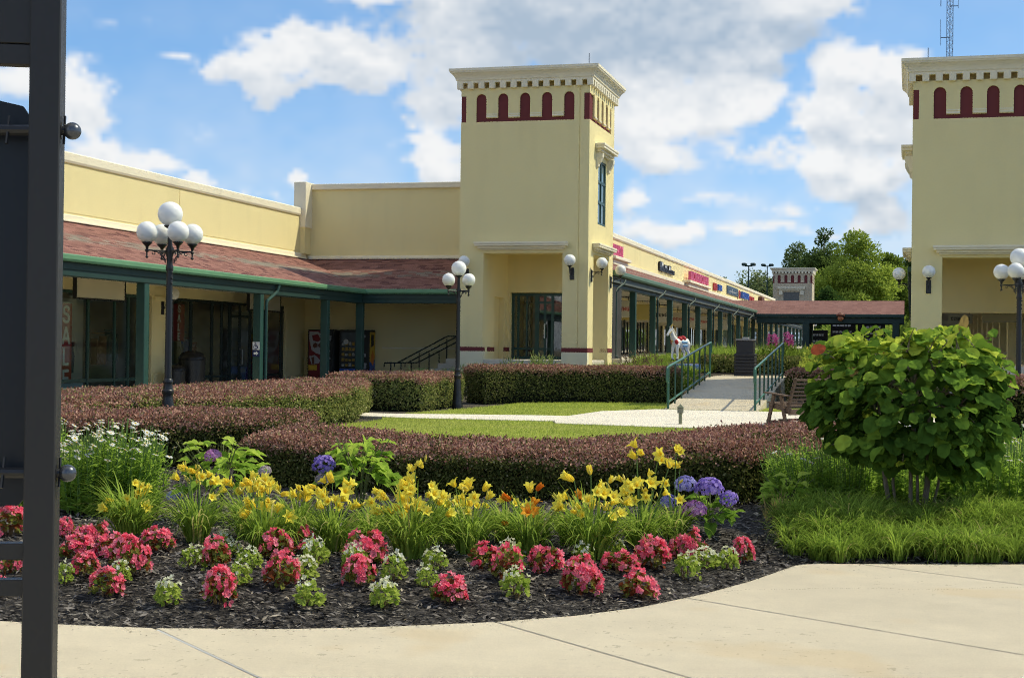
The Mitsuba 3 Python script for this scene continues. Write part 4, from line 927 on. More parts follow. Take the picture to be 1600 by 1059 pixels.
def mannequin(x, y, z, label, dress):
    t = thing('mannequin', label, 'mannequin')
    B = MB()
    prof = [(0, 0.0), (.10, .02), (.15, .35), (.17, .55), (.12, .72), (.10, .80), (.15, 1.0), (.17, 1.12), (.13, 1.2), (.05, 1.25), (.045, 1.33), (.0, 1.34)]
    lo = MB().lathe([(0, .02), (.13, .02), (.15, .3), (.165, .52), (.125, .70), (.11, .8)] if not dress else [(0, .02), (.26, .02), (.2, .4), (.17, .6), (.115, .8)], (0, 0, 0), 14)
    up = MB().lathe([(.11, .8), (.15, 1.0), (.165, 1.12), (.12, 1.21), (.05, 1.25), (.045, 1.34), (.075, 1.40), (.09, 1.5), (.075, 1.6), (0, 1.64)], (0, 0, 0), 14)
    for s in (-1, 1): up.tube([(0, s * .17, 1.14), (.02, s * .25, .95), (.1, s * .27, .75), (.16, s * .22, .62)], [.045, .04, .034, .028], 7)
    off = np.array([x, y, z])
    for nm, mb, mt in (('clothing', lo, PURPLE if dress else NAVY), ('body', up, mat('dress_orange', (.45, .16, .03), .7) if dress else SKINP)):
        v, f = mb.get(); part(t, nm, (v * [.75, 1, 1] + off, f), mt, smooth=50)
    if dress:
        L = MB()
        for i in range(6): L.lathe([(.245 - i * .02, .12 + i * .11), (.25 - i * .02, .14 + i * .11), (.24 - i * .02, .17 + i * .11)], (0, 0, 0), 14)
        v, f = L.get(); part(t, 'stripes', (v * [.78, 1.03, 1] + off, f), mat('dress_pink', (.42, .10, .16), .7))
        part(t, 'flower', MB().ball(off + [0, 0, 1.62], .1, 1), YELLOW)
    else: part(t, 'belt', MB().lathe([(.118, .78), (.13, .82), (.128, .9), (.115, .92)], tuple(off), 14), BLACKM)
mannequin(-23.5, 38.75, .75, 'white headless-looking mannequin in dark trousers behind the leftmost window', False)
mannequin(-23.4, 50.9, .35, 'mannequin in an orange top and striped purple dress beside the shop door', True)

# ---------------------------------------------------------------- signs of the arcade
def strokes(mb, x, y0, y1, z0, z1, n, seed, deep=.12):
    """Channel letters too far off to read: upright and slanted strokes with gaps."""
    r = np.random.default_rng(seed); w = (y1 - y0) / n
    for i in range(n):
        a = y0 + i * w + w * .1; b = a + w * .75; t = (z1 - z0) * .22; q = r.integers(0, 4)
        mb.box(x, x + deep, a, a + w * .24, z0, z1)
        if q in (0, 1): mb.box(x, x + deep - .003, a + w * .24, b, z1 - t, z1)
        if q in (1, 2): mb.box(x, x + deep - .003, a + w * .24, b, z0, z0 + t)
        if q in (0, 2, 3): mb.box(x, x + deep - .006, b - w * .22, b, z0 + .004, z1 - .004)
        if q == 3: mb.box(x, x + deep - .009, a + w * .24, b - w * .22, (z0 + z1 - t) / 2, (z0 + z1 + t) / 2)
    return mb
def ledge(owner, y0, y1, z): part(owner, 'ledge', MB().box(AX + .02, AX + .55, y0, y1, z - .16, z, .02).box(AX + .02, AX + .4, y0 + .2, y1 - .2, z - .42, z - .161, .02), TRIM)
s_ = thing('shop_sign', 'pink channel letters at the near end of the arcade wall', 'sign'); part(s_, 'letter', strokes(MB(), AX + .1, 71.6, 75.0, 6.28, 6.84, 6, 1), PINKSIGN); ledge(s_, 71.2, 75.4, 6.2)
s_ = thing('shop_sign', 'black script sign with white dots on the arcade wall', 'sign')
mb = strokes(MB(), AX + .03, 86.9, 92.6, 6.30, 6.56, 15, 77); mb.box(AX + .05, AX + .16, 86.9, 88.0, 6.5, 6.85).box(AX + .05, AX + .16, 88.5, 89.6, 6.52, 6.74).box(AX + .05, AX + .16, 90.2, 91.0, 6.52, 6.78)
part(s_, 'letter', mb, mat('sign_black', (.02, .02, .03), .4)); part(s_, 'highlight', MB().box(AX + .161, AX + .17, 87.5, 87.9, 6.62, 6.8).box(AX + .161, AX + .17, 88.7, 89.1, 6.58, 6.68).box(AX + .161, AX + .17, 90.2, 90.6, 6.5, 6.7), WHITE)
s_ = thing('shop_sign', 'pink channel letters standing on a cream ledge, middle of the arcade wall', 'sign'); part(s_, 'letter', strokes(MB(), AX + .3, 97.2, 106.2, 6.28, 6.84, 9, 8, .2), PINKSIGN); ledge(s_, 96.6, 107, 6.22)
s_ = thing('shop_sign', 'two round letters, one red and one blue, on the arcade wall', 'sign'); part(s_, 'letter', strokes(MB(), AX + .03, 111.8, 113.9, 6.2, 6.75, 2, 3), REDSIGN); part(s_, 'letter', strokes(MB(), AX + .03, 114.6, 117, 6.3, 6.75, 2, 5), BLUE)
s_ = thing('shop_sign', 'navy panel sign with a red emblem on the arcade wall', 'sign'); part(s_, 'panel', MB().box(AX + .02, AX + .1, 120.6, 128.5, 6.3, 6.95), mat('sign_navy', (.02, .045, .08), .4)); part(s_, 'print', MB().ext(Point(124, 6.6).buffer(.2).union(sbox(122, 6.5, 127, 6.58)), 'x', AX + .101, AX + .11), GREYL); part(s_, 'emblem', MB().ext(Point(128.8, 6.5).buffer(.36), 'x', AX + .12, AX + .2), REDSIGN)
s_ = thing('shop_sign', 'blue and red channel letters, farthest bright sign on the arcade wall', 'sign'); part(s_, 'letter', strokes(MB(), AX + .03, 130.6, 136.5, 6.3, 6.85, 4, 7, .2), BLUE); part(s_, 'letter', strokes(MB(), AX + .03, 137, 141, 6.25, 6.7, 3, 9, .2), REDSIGN)
single('shop_sign', 'small brown sign near the far end of the arcade wall', 'sign', MB().box(AX + .02, AX + .4, 146.5, 149, 6.5, 7.0, .03), BROWN)
for i, (y, mt, lab, red) in enumerate(((62.9, SIGNBOARD, 'cream hanging sign with red lettering between the first arcade posts', REDSIGN), (68.2, mat('yellow_board', (.55, .42, .12), .6), 'plain yellow hanging board behind the second arcade post', None), (73.2, SIGNBOARD, 'cream hanging sign with black lettering above the horse statue', BLACKM), (82.6, SIGNBOARD, 'hanging sign with dark red blocks in the middle of the arcade', REDSIGN), (89.5, SIGNBOARD, 'hanging sign with dark red lettering farther down the arcade', REDSIGN), (96.5, SIGNBOARD, 'pale hanging sign near the covered walkway', None))):
    s_ = thing('hanging_sign', lab, 'sign')
    part(s_, 'board', MB().box(-13.6, -11.35, y - .04, y + .04, 3.02, 3.75, .01), mt)
    part(s_, 'hanger', MB().box(-13.5, -13.46, y - .02, y + .02, 3.75, 4.3).box(-11.5, -11.46, y - .02, y + .02, 3.75, 4.3).box(-13.6, -11.35, y - .025, y + .025, 3.86, 3.9), BLACKM)
    if red:
        L = strokes(MB(), 0, -.95, .95, 3.30, 3.46, 13, 40 + i, .02); v, f = L.get()
        part(s_, 'lettering', (np.stack([-12.47 + v[:, 1], y - .041 - v[:, 0], v[:, 2]], 1), f), red, kind='stuff')
for i, (x0, x1, y, z0, z1, lab) in enumerate(((2.35, 3.55, 53.6, 2.72, 3.02, 'plain pale hanging board at the right of the right tower porch'), (1.35, 2.2, 58.0, 2.75, 3.12, 'pale hanging sign with dark lettering inside the right tower porch'), (1.0, 2.0, 64.0, 2.4, 3.0, 'lower pale hanging sign deep inside the right tower porch'))):
    s_ = thing('hanging_sign', lab, 'sign'); part(s_, 'board', MB().box(x0, x1, y - .04, y + .04, z0, z1, .01), mat('dull_board', (.30, .29, .22), .7) if i == 0 else 'mat_dull_board')
    part(s_, 'hanger', MB().box(x0 + .1, x0 + .13, y - .02, y + .02, z1, 4.3).box(x1 - .13, x1 - .1, y - .02, y + .02, z1, 4.3), BLACKM)
    if i: 
        v, f = strokes(MB(), 0, -.35, .35, 0, .12, 7, 60 + i, .02).get(); part(s_, 'lettering', (np.stack([(x0 + x1) / 2 + v[:, 1], y - .041 - v[:, 0], (z0 + z1) / 2 - .06 + v[:, 2]], 1), f), BLACKM, kind='stuff')

# directory boards and a lantern beyond the walkway
kd = thing('directory_board', 'black directory boards with white lines of text beyond the covered walkway', 'directory')
for x0, x1, z0, z1 in ((-7.2, -5.9, 1.3, 3.3), (-5.7, -3.9, 1.5, 4.0), (-3.3, -1.8, 1.5, 3.9)):
    part(kd, 'board', MB().box(x0, x1, 113.0, 113.12, z0, z1, .02), mat('board_black', (.012, .012, .018), .4) if 'mat_board_black' not in scene else 'mat_board_black')
    L = MB(); r = np.random.default_rng(int(x0 * -10))
    for i in range(4):
        a = x0 + .15
        while a < x1 - .4:
            b = a + r.uniform(.12, .3); L.box(a, min(b, x1 - .2), 112.98, 112.998, z1 - .42 - i * .46, z1 - .28 - i * .46); a = b + .05
    part(kd, 'lettering', L, WHITE, kind='stuff')
part(kd, 'post', MB().box(-3.75, -3.45, 113.0, 113.2, .8, 4.2).box(-5.6, -5.4, 113.1, 113.2, .8, 1.5).box(-3.0, -2.8, 113.1, 113.2, .8, 1.5), BLACKM)
ln = thing('lantern', 'small orange lantern hanging under the covered walkway eave', 'lantern')
part(ln, 'shade', MB().lathe([(.0, 4.75), (.3, 4.55), (.28, 4.45), (0, 4.45)], (-4.75, 107.3, -.25), 10), BROWN)
part(ln, 'glass', MB().ball((-4.75, 107.3, 4.05), .2, 2), mat('lantern_orange', (.55, .22, .10), .3), smooth=True)

# ---------------------------------------------------------------- receptacle, path light, wooden seat
cn = thing('litter_receptacle', 'tall dark slatted litter receptacle at the head of the ramp', 'litter bin')
cx, cy, z0 = -5.62, 53.35, .77
part(cn, 'slat', MB().box(cx - .36, cx + .36, cy - .34, cy + .34, z0, z0 + .1, .01), CAN)
for i in range(6): part(cn, 'slat', MB().box(cx - .36, cx + .36, cy - .36, cy + .36, z0 + .11 + i * .115, z0 + .21 + i * .115, .012), CAN)
part(cn, 'body', MB().box(cx - .3, cx + .3, cy - .3, cy + .3, z0 + .05, z0 + 1.24, .02), CAN)
part(cn, 'lid', MB().box(cx - .33, cx + .33, cy - .33, cy + .33, z0 + 1.24, z0 + 1.29, .015), mat('lid_grey', (.22, .22, .24), .4))
part(cn, 'ash_tray', MB().box(cx - .12, cx + .12, cy - .12, cy + .12, z0 + 1.29, z0 + 1.36, .02), GREYL)

pl = thing('path_light', 'short olive path light with pyramid cap behind the front hedge', 'path light')
px_, py_ = -4.85, 32.75
part(pl, 'post', MB().box(px_ - .035, px_ + .035, py_ - .035, py_ + .035, -.05, .25, .006), OLIVE)
part(pl, 'lantern', MB().box(px_ - .062, px_ + .062, py_ - .062, py_ + .062, .252, .37, .008), mat('lantern_lens', (.20, .20, .15), .5))
part(pl, 'cap', MB().ext(sbox(px_ - .07, py_ - .07, px_ + .07, py_ + .07), 'z', .37, .385).add(np.array([(px_ - .066, py_ - .066, .385), (px_ + .066, py_ - .066, .385), (px_ + .066, py_ + .066, .385), (px_ - .066, py_ + .066, .385), (px_, py_, .46)]), [(0, 1, 4), (1, 2, 4), (2, 3, 4), (3, 0, 4)]), OLIVE)

be = thing('garden_seat', 'weathered wooden slatted seat on the terrace, seen from behind', 'bench')
yaw = math.atan2(.66, -.75); RB = rotz(yaw)
def bl(p): return RB @ np.array([p[0], p[1], 0]) * 1.0 + np.array([-2.44, 34.2, p[2] * 1.08])
def bbeam(p, q, w, h): return MB().beam(bl(p), bl(q), w, h, .006)
Wd = .56
for s in (-1, 1):
    y = s * Wd
    part(be, 'leg', bbeam((.34, y, .01), (.16, y, .62), .05, .085), WOOD)
    part(be, 'leg', bbeam((-.22, y, .01), (-.06, y, .60), .05, .085), WOOD)
    part(be, 'armrest', bbeam((.42, y + s * .01, .66), (-.34, y + s * .01, .60), .13, .03), WOOD)
    part(be, 'side_rail', bbeam((.36, y - s * .05, .40), (-.34, y - s * .05, .30), .04, .10), WOOD)
    part(be, 'back_post', bbeam((-.18, y - s * .06, .24), (-.46, y - s * .06, .97), .045, .07), WOOD)
    part(be, 'foot', bbeam((.40, y - s * .02, .05), (-.42, y - s * .02, .05), .05, .09), WOOD)
for i in range(8):
    t_ = i / 7; part(be, 'back_slat', bbeam((-.20 - .24 * t_, -Wd, .37 + .56 * t_), (-.20 - .24 * t_, Wd, .37 + .56 * t_), .022, .05), WOOD)
for i in range(6): part(be, 'seat_slat', bbeam((.36 - i * .1, -Wd + .02, .455 - i * .014), (.36 - i * .1, Wd - .02, .455 - i * .014), .075, .022), WOOD)
part(be, 'back_rail', bbeam((-.30, -Wd, .27), (-.30, Wd, .27), .03, .13), WOOD)
part(be, 'stretcher', bbeam((.0, -Wd, .1), (.0, Wd, .1), .05, .05), WOOD)

# ---------------------------------------------------------------- horse statue on its blue stand
import manifold3d as m3
def hull_chain(pts, n=14):
    """Smooth limb through (x, y, z, r) points."""
    out = m3.Manifold()
    for a, b in zip(pts[:-1], pts[1:]):
        s = [m3.Manifold.sphere(q[3], n).translate([q[0], q[1], q[2]]) for q in (a, b)]
        out = out + m3.Manifold.batch_hull(s)
    return out
def soften(man, edge=.025, it=6):
    mm = man.refine_to_length(edge).to_mesh()
    tm = trimesh.Trimesh(mm.vert_properties[:, :3], mm.tri_verts, process=True)
    trimesh.smoothing.filter_taubin(tm, iterations=it); return tm
hs = thing('horse_statue', 'white carousel horse statue with red harness on a blue stand', 'statue')
# local: facing -y, z up from the hooves
body = hull_chain([(0, -.20, .60, .155), (0, .02, .585, .165), (0, .24, .61, .165)]) + hull_chain([(0, -.24, .64, .135), (0, -.36, .80, .095), (0, -.43, .95, .072), (0, -.46, 1.03, .07)]) + hull_chain([(0, -.46, 1.02, .072), (0, -.56, .93, .052), (0, -.62, .86, .042)])
for s in (-1, 1):
    body += hull_chain([(s * .10, -.22, .52, .075), (s * .105, -.26, .33, .045), (s * .10, -.22 if s > 0 else -.30, .12, .032), (s * .10, -.25 if s > 0 else -.24, .03, .04)])
    body += hull_chain([(s * .10, .26, .55, .10), (s * .105, .22, .38, .06), (s * .105, .31, .27, .042), (s * .105, .29, .10, .032), (s * .105, .27, .03, .042)])
    body += hull_chain([(s * .045, -.44, 1.06, .03), (s * .055, -.45, 1.16, .012)])
yaw_h = math.radians(-36); RH = rotz(yaw_h); HO = np.array([-7.70, 51.75, 1.30])
def hp(v): return np.asarray(v) @ RH.T + HO
def hpart(name, man, mt, parent=hs, raw=False):
    tm = man if raw else soften(man); return part(parent, name, (hp(tm.vertices), np.array(tm.faces)), mt, smooth=True)
hpart('body', body, WHITE)
hpart('harness', m3.Manifold.batch_hull([m3.Manifold.sphere(.06, 12).translate([s * .10, -.30, .66]) for s in (-1, 1)] + [m3.Manifold.sphere(.06, 12).translate([s * .11, -.27, .60]) for s in (-1, 1)]), RED)
hpart('saddle', hull_chain([(-.08, -.06, .72, .075), (0, -.02, .76, .07), (.08, -.06, .72, .075)]) + hull_chain([(-.08, .12, .74, .075), (0, .13, .80, .06), (.08, .12, .74, .075)]), RED)
hpart('saddle_cloth', hull_chain([(.13, -.05, .62, .05), (.14, .16, .62, .05)]) + hull_chain([(.14, .02, .50, .045), (.145, .18, .50, .04)]) + hull_chain([(-.13, -.05, .62, .05), (-.14, .16, .62, .05)]), mat('sky_blue', (.16, .34, .58), .5))
hpart('mane', hull_chain([(0, -.36, 1.06, .04), (.02, -.30, .92, .05), (.02, -.22, .80, .045)]), mat('cream_mane', (.55, .5, .4), .6))
hpart('bridle', hull_chain([(-.05, -.55, .94, .016), (0, -.57, .975, .016), (.05, -.55, .94, .016)]) + hull_chain([(-.062, -.47, 1.0, .014), (-.05, -.58, .90, .014)]) + hull_chain([(.062, -.47, 1.0, .014), (.05, -.58, .90, .014)]), GOLD)
hpart('plume', hull_chain([(0, -.44, 1.09, .02), (0, -.42, 1.16, .045), (.01, -.40, 1.22, .03)]), GOLD)
hpart('breast_medal', m3.Manifold.sphere(.045, 12).translate([0, -.385, .66]), GOLD)
hpart('tail', hull_chain([(0, .38, .66, .04), (-.02, .46, .52, .045), (-.05, .48, .30, .03)]), mat('grey_tail', (.4, .4, .38), .6))
for s in (-1, 1):
    for y in (-.25, .27): hpart('hoof', m3.Manifold.cylinder(.05, .05, .04, 12).translate([s * .102, y - .005, 0]), BLACKM)
stn = part(hs, 'stand', (hp(MB().box(-.20, .62, -.34, .40, -.32, -.13, .015).get()[0]), MB().box(-.20, .62, -.34, .40, -.32, -.13, .015).get()[1]), BLUE)
put(uniq(stn + '__pole'), (hp(MB().tube([(0, .0, -.14), (0, .0, .5)], .022, 8).get()[0]), MB().tube([(0, .0, -.14), (0, .0, .5)], .022, 8).get()[1]), GOLD)

# ---------------------------------------------------------------- far things: poles, mast, rods, car
def light_pole(x, y, z, h, label, w=1.0):
    t = thing('light_pole', label, 'light pole', 'parking lot light poles behind the arcade')
    part(t, 'pole', MB().tube([(x, y, z), (x, y, h)], [.11, .07], 8), DARKGREEN)
    part(t, 'crossbar', MB().box(x - 1.0 * w, x + 1.0 * w, y - .08, y + .08, h - .05, h + .09), DARKGREEN)
    for s in (-1, 1): part(t, 'lamp_head', MB().box(x + s * 1.15 * w - .65 * w, x + s * 1.15 * w + .65 * w, y - .45, y + .45, h + .02, h + .36, .08), DARKGREEN)
light_pole(-18.7, 180, 2, 11.85, 'two-headed light pole rising behind the arcade roof, leftmost', .45)
light_pole(-20.35, 222, 2, 14.2, 'two-headed light pole just left above the far tower', .5)
light_pole(-16.9, 250, 2, 14.7, 'two-headed light pole peeping over the far tower roof', .5)
ms = thing('radio_mast', 'tall steel lattice radio mast above the right tower', 'mast')
mx, my, mr = 6.7, 300.0, .66
L = MB()
legs = [(mx + mr * math.cos(a), my + mr * math.sin(a)) for a in (.5, 2.6, 4.7)]
mm_ = mat('mast_steel', (.13, .16, .22), .5)
for x, y in legs: part(ms, 'leg', MB().tube([(x, y, 0), (x, y, 95)], .06, 5), mm_)
for i in range(36, 63):
    z = i * 1.5
    for k in range(3):
        a, b = legs[k], legs[(k + 1) % 3]
        L.tube([(a[0], a[1], z), (b[0], b[1], z + 1.5)], .03, 4).tube([(b[0], b[1], z), (a[0], a[1], z + 1.5)], .03, 4)
part(ms, 'lattice', L, mm_)
part(ms, 'antenna', MB().box(mx - 1.7, mx, my - .05, my + .05, 70.4, 70.6).tube([(mx - 1.7, my, 68.5), (mx - 1.7, my, 72)], .07, 5).tube([(mx - 1.7, my, 61), (mx - 1.7, my, 66)], .05, 5).box(mx - 1.7, mx, my - .05, my + .05, 62.4, 62.55), mm_)
part(ms, 'antenna', MB().tube([(mx + 1.5, my, 68), (mx + 1.5, my, 73)], .05, 5).box(mx, mx + 1.5, my - .05, my + .05, 68.4, 68.55), mm_)
single('lightning_rod', 'thin rod on the roof of the tower left of centre', 'lightning rod', MB().tube([(-11.0, 51.6, 11.3), (-11.0, 51.6, 12.02)], .012, 5).box(-11.06, -10.94, 51.54, 51.66, 11.28, 11.38), BLACKM)
single('lightning_rod', 'thin rod on the roof corner of the right tower', 'lightning rod', MB().tube([(.45, 49.4, 10.6), (.45, 49.4, 11.32)], .012, 5).box(.39, .51, 49.34, 49.46, 10.6, 10.74), BLACKM)
single('roof_vent', 'small pipe on the arcade roof beside the far trees', 'pipe', MB().tube([(-18.0, 130, 7), (-18.0, 130, 8.1), (-17.9, 130, 8.25), (-17.4, 130, 8.3)], .08, 6), GREYL)

cr = thing('parked_car', 'pale blue car parked beyond the far arcade posts', 'car')
c0 = np.array([-12.7, 170.5, 2.42])
hullp = [(-2.1, .35), (-2.15, .75), (-1.5, .92), (-.9, 1.42), (.7, 1.45), (1.5, .98), (2.1, .85), (2.15, .38), (1.8, .25), (-1.8, .25)]
part(cr, 'body', MB().ext(Polygon([(c0[1] + a, c0[2] + b) for a, b in hullp]).buffer(.04), 'x', c0[0] - .86, c0[0] + .86), mat('car_paint', (.42, .55, .68), .25, clearcoat=1.0))
part(cr, 'windscreen', MB().ext([(c0[1] - 1.53, c0[2] + .97), (c0[1] - .97, c0[2] + 1.4), (c0[1] - .94, c0[2] + 1.38), (c0[1] - 1.48, c0[2] + .95)], 'x', c0[0] - .72, c0[0] + .72), CARGLASS)
for s in (-1, 1): part(cr, 'headlight', MB().box(c0[0] + s * .62 - .17, c0[0] + s * .62 + .17, c0[1] - 2.22, c0[1] - 2.1, c0[2] + .6, c0[2] + .74), WHITE)
part(cr, 'bumper', MB().box(c0[0] - .8, c0[0] + .8, c0[1] - 2.24, c0[1] - 2.1, c0[2] + .3, c0[2] + .5, .04), SHOPDARK)
for sx in (-1, 1):
    for sy in (-1.3, 1.3): part(cr, 'wheel', MB().tube([(c0[0] + sx * .70, c0[1] + sy, c0[2] + .32), (c0[0] + sx * .90, c0[1] + sy, c0[2] + .32)], .32, 14), BLACKM)
# ---------------------------------------------------------------- clipped hedges
def ground_at(x, y):
    b = bed_z(x, y); return np.where(np.asarray(y) < 20.5, b, land_z(x, y) - .05)

def hedge(label, pts, h, dens, leaf, seed, green=.0, top_red=1.0, group='clipped red barberry hedges'):
    poly = Polygon(pts).buffer(.1).buffer(-.22).buffer(.12)
    r = np.random.default_rng(seed); t = thing('hedge', label, 'hedge', group)
    hf = h if callable(h) else (lambda x, y: np.full(np.shape(x), float(h)))
    x0, y0, x1, y1 = poly.bounds
    core = poly.buffer(-.13)
    cx, cy = core.representative_point().coords[0]
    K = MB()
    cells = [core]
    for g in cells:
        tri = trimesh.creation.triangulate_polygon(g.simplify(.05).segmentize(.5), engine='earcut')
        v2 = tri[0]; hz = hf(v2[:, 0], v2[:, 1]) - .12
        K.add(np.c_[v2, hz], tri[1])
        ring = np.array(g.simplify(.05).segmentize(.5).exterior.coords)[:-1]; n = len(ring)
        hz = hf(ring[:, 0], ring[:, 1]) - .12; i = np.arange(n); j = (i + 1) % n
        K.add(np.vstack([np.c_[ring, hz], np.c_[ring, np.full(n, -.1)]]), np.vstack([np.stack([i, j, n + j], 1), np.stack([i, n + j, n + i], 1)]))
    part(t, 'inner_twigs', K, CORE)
    R = .20
    def lumps(x, y, z): return meshkit.fbm(np.stack([x * 1.6, y * 1.6, z * 1.6], -1), 3, seed) - .5
    # top
    n = int(poly.area * dens * 1.2); P = np.stack([r.uniform(x0, x1, n * 3), r.uniform(y0, y1, n * 3)], 1)
    P = P[shapely.contains_xy(poly, P[:, 0], P[:, 1])][:n]
    d = shapely.distance(shapely.points(P), poly.exterior); q = 1 - np.minimum(d, R) / R
    z = hf(P[:, 0], P[:, 1]) - R * (1 - np.sqrt(1 - q * q)) * .9 + .11 * lumps(P[:, 0], P[:, 1], 0 * P[:, 0]) + r.normal(0, .022, len(P)) - r.exponential(.02, len(P))
    Pt = np.c_[P, z]
    # sides
    ln = poly.exterior.length; n = int(ln * .75 * dens)
    s = r.uniform(0, ln, n); b = np.array([p.coords[0] for p in shapely.line_interpolate_point(poly.exterior, s)])
    b2 = np.array([p.coords[0] for p in shapely.line_interpolate_point(poly.exterior, (s + .02) % ln)])
    tg = unit(b2 - b); sgn = 1 if poly.exterior.is_ccw else -1
    out = np.stack([tg[:, 1], -tg[:, 0]], 1) * sgn
    hz = hf(b[:, 0], b[:, 1]); z = ground_at(b[:, 0], b[:, 1]) + .02 + r.random(n) ** .85 * (hz - .08 - ground_at(b[:, 0], b[:, 1]))
    off = .10 * lumps(b[:, 0], b[:, 1], z) * 2 + r.normal(0, .02, n) - r.exponential(.03, n) - .10 * sstep(.25, 0, z / hz)
    Ps = np.c_[b + out * off[:, None], z]
    N = np.vstack([np.c_[r.normal(0, .35, (len(Pt), 2)), np.ones(len(Pt))], np.c_[out, np.full(n, .45)]])
    A = np.vstack([Pt, Ps]); m = len(A)
    N = unit(N + r.normal(0, .45, (m, 3))); D = unit(np.cross(N, r.normal(0, 1, (m, 3))) + N * .35 + np.array([0, 0, .25]))
    rel = np.r_[np.ones(len(Pt)), (z - ground_at(b[:, 0], b[:, 1])) / (hz - ground_at(b[:, 0], b[:, 1]))]
    tone = meshkit.fbm(A * 1.4, 3, seed + 3)
    pr = top_red * sstep(.66 + .16 * green, 1.0, rel + (tone - .5) * .5) * (.70 + .36 * tone)
    red = r.random(m) < pr
    g = r.random((m, 1))
    dk = .42 + .58 * min(1, green / .5); C = lerp((.07, .11, .03), (.36, .37, .11), g) * dk
    C[red] = lerp((.22, .09, .065), (.60, .37, .28), g[red])
    spk = r.random(m) < .05; C[spk] = lerp((.4, .4, .16), (.68, .58, .34), r.random((spk.sum(), 1))) * (.3 + .7 * dk)
    mb = MB(); scatter(mb, DIAMOND, A, D, N, leaf * r.uniform(.7, 1.35, m), r.uniform(.5, .75, m), C)
    # shoots that stick out of the clipped top
    k = r.integers(0, len(Pt), int(len(Pt) * .05)); S = Pt[k] + [0, 0, .01]; ns = len(S)
    D2 = unit(np.c_[r.normal(0, .35, (ns, 2)), np.ones(ns)])
    scatter(mb, DIAMOND, S, D2, unit(r.normal(0, 1, (ns, 3))), leaf * r.uniform(.9, 1.6, ns), .5, lerp((.18, .06, .055), (.46, .24, .20), r.random((ns, 1))) if top_red > .3 else lerp((.06, .10, .02), (.2, .24, .06), r.random((ns, 1))))
    part(t, 'leaves', mb, HEDGEM, color=mb.col(), kind='stuff')

hA = lambda x, y: .575 + .10 * sstep(-3.2, -1.8, x) + .05 * sstep(-5.5, -6.5, x)
hedge('long red barberry hedge behind the yellow daylilies, in front of the lawn', [(-6.95, 14.75), (-6.0, 14.55), (-5, 14.45), (-4, 14.4), (-3, 14.4), (-2.2, 14.5), (-1.6, 14.75), (-.9, 15.6), (-.2, 16.8), (.3, 18.2), (-.2, 20.0), (-1.3, 20.0), (-2.2, 19.0), (-3.2, 17.7), (-4.1, 16.7), (-5.2, 16.4), (-6.4, 17.0), (-7.4, 18.0), (-7.6, 17.2), (-7.1, 15.9)], hA, 4600, .031, 101)
hedge('red barberry hedge behind the white daisies at left', [(-12.6, 14.9), (-10.6, 15.6), (-9.3, 16.2), (-8.2, 16.7), (-7.6, 17.5), (-7.6, 18.8), (-9.3, 18.9), (-10.9, 17.9), (-12.8, 17.0)], .73, 3600, .033, 102)
hedge('wide hedge beside the left shop wing with a sunlit green side', [(-12.1, 19.6), (-12.4, 21.4), (-12.45, 22.6), (-12.3, 24.0), (-11.85, 25.8), (-11.55, 28.4), (-11.65, 30.4), (-11.9, 31.7), (-12.5, 33.4), (-13.0, 35.4), (-14.6, 35.8), (-14.8, 31), (-14.9, 26), (-14.8, 19.6)], lambda x, y: .74 + .05 * sstep(26, 34, y), 2300, .042, 103, green=.6)
hedge('short hedge behind the lawn lamp post, right of the long left hedge', [(-13.1, 37.2), (-12.35, 37.5), (-12.3, 39.2), (-12.35, 41.2), (-12.7, 42.2), (-14.9, 42.5), (-15.1, 37.4)], .88, 1700, .048, 104, green=.5)
hedge('dark hedge along the back of the lawn below the tower', [(-12.35, 43.3), (-11.6, 44.3), (-10.2, 45.2), (-8.6, 45.8), (-7.0, 46.1), (-7.0, 47.9), (-10, 47.6), (-12.3, 46.4), (-13.4, 44.6)], 1.08, 1700, .048, 105, green=.2)
hedge('dark hedge to the right of the ramp, behind the wooden seat', [(-3.65, 46.2), (-2, 46.4), (.5, 46.4), (.5, 48.2), (-3.6, 48.2)], 1.08, 1300, .06, 106)
hedge('reddish hedge at the right edge behind the big-leaved bush', [(1.55, 30.8), (3, 30.6), (5, 31), (5, 34), (1.7, 34)], 1.14, 1100, .06, 107)
hedge('green boxwood hedge on both sides of the dark receptacle', [(-7.5, 55.0), (-3.1, 55.0), (-3.1, 56.4), (-7.5, 56.4)], 1.42, 900, .08, 108, green=1, top_red=.08, group=None)

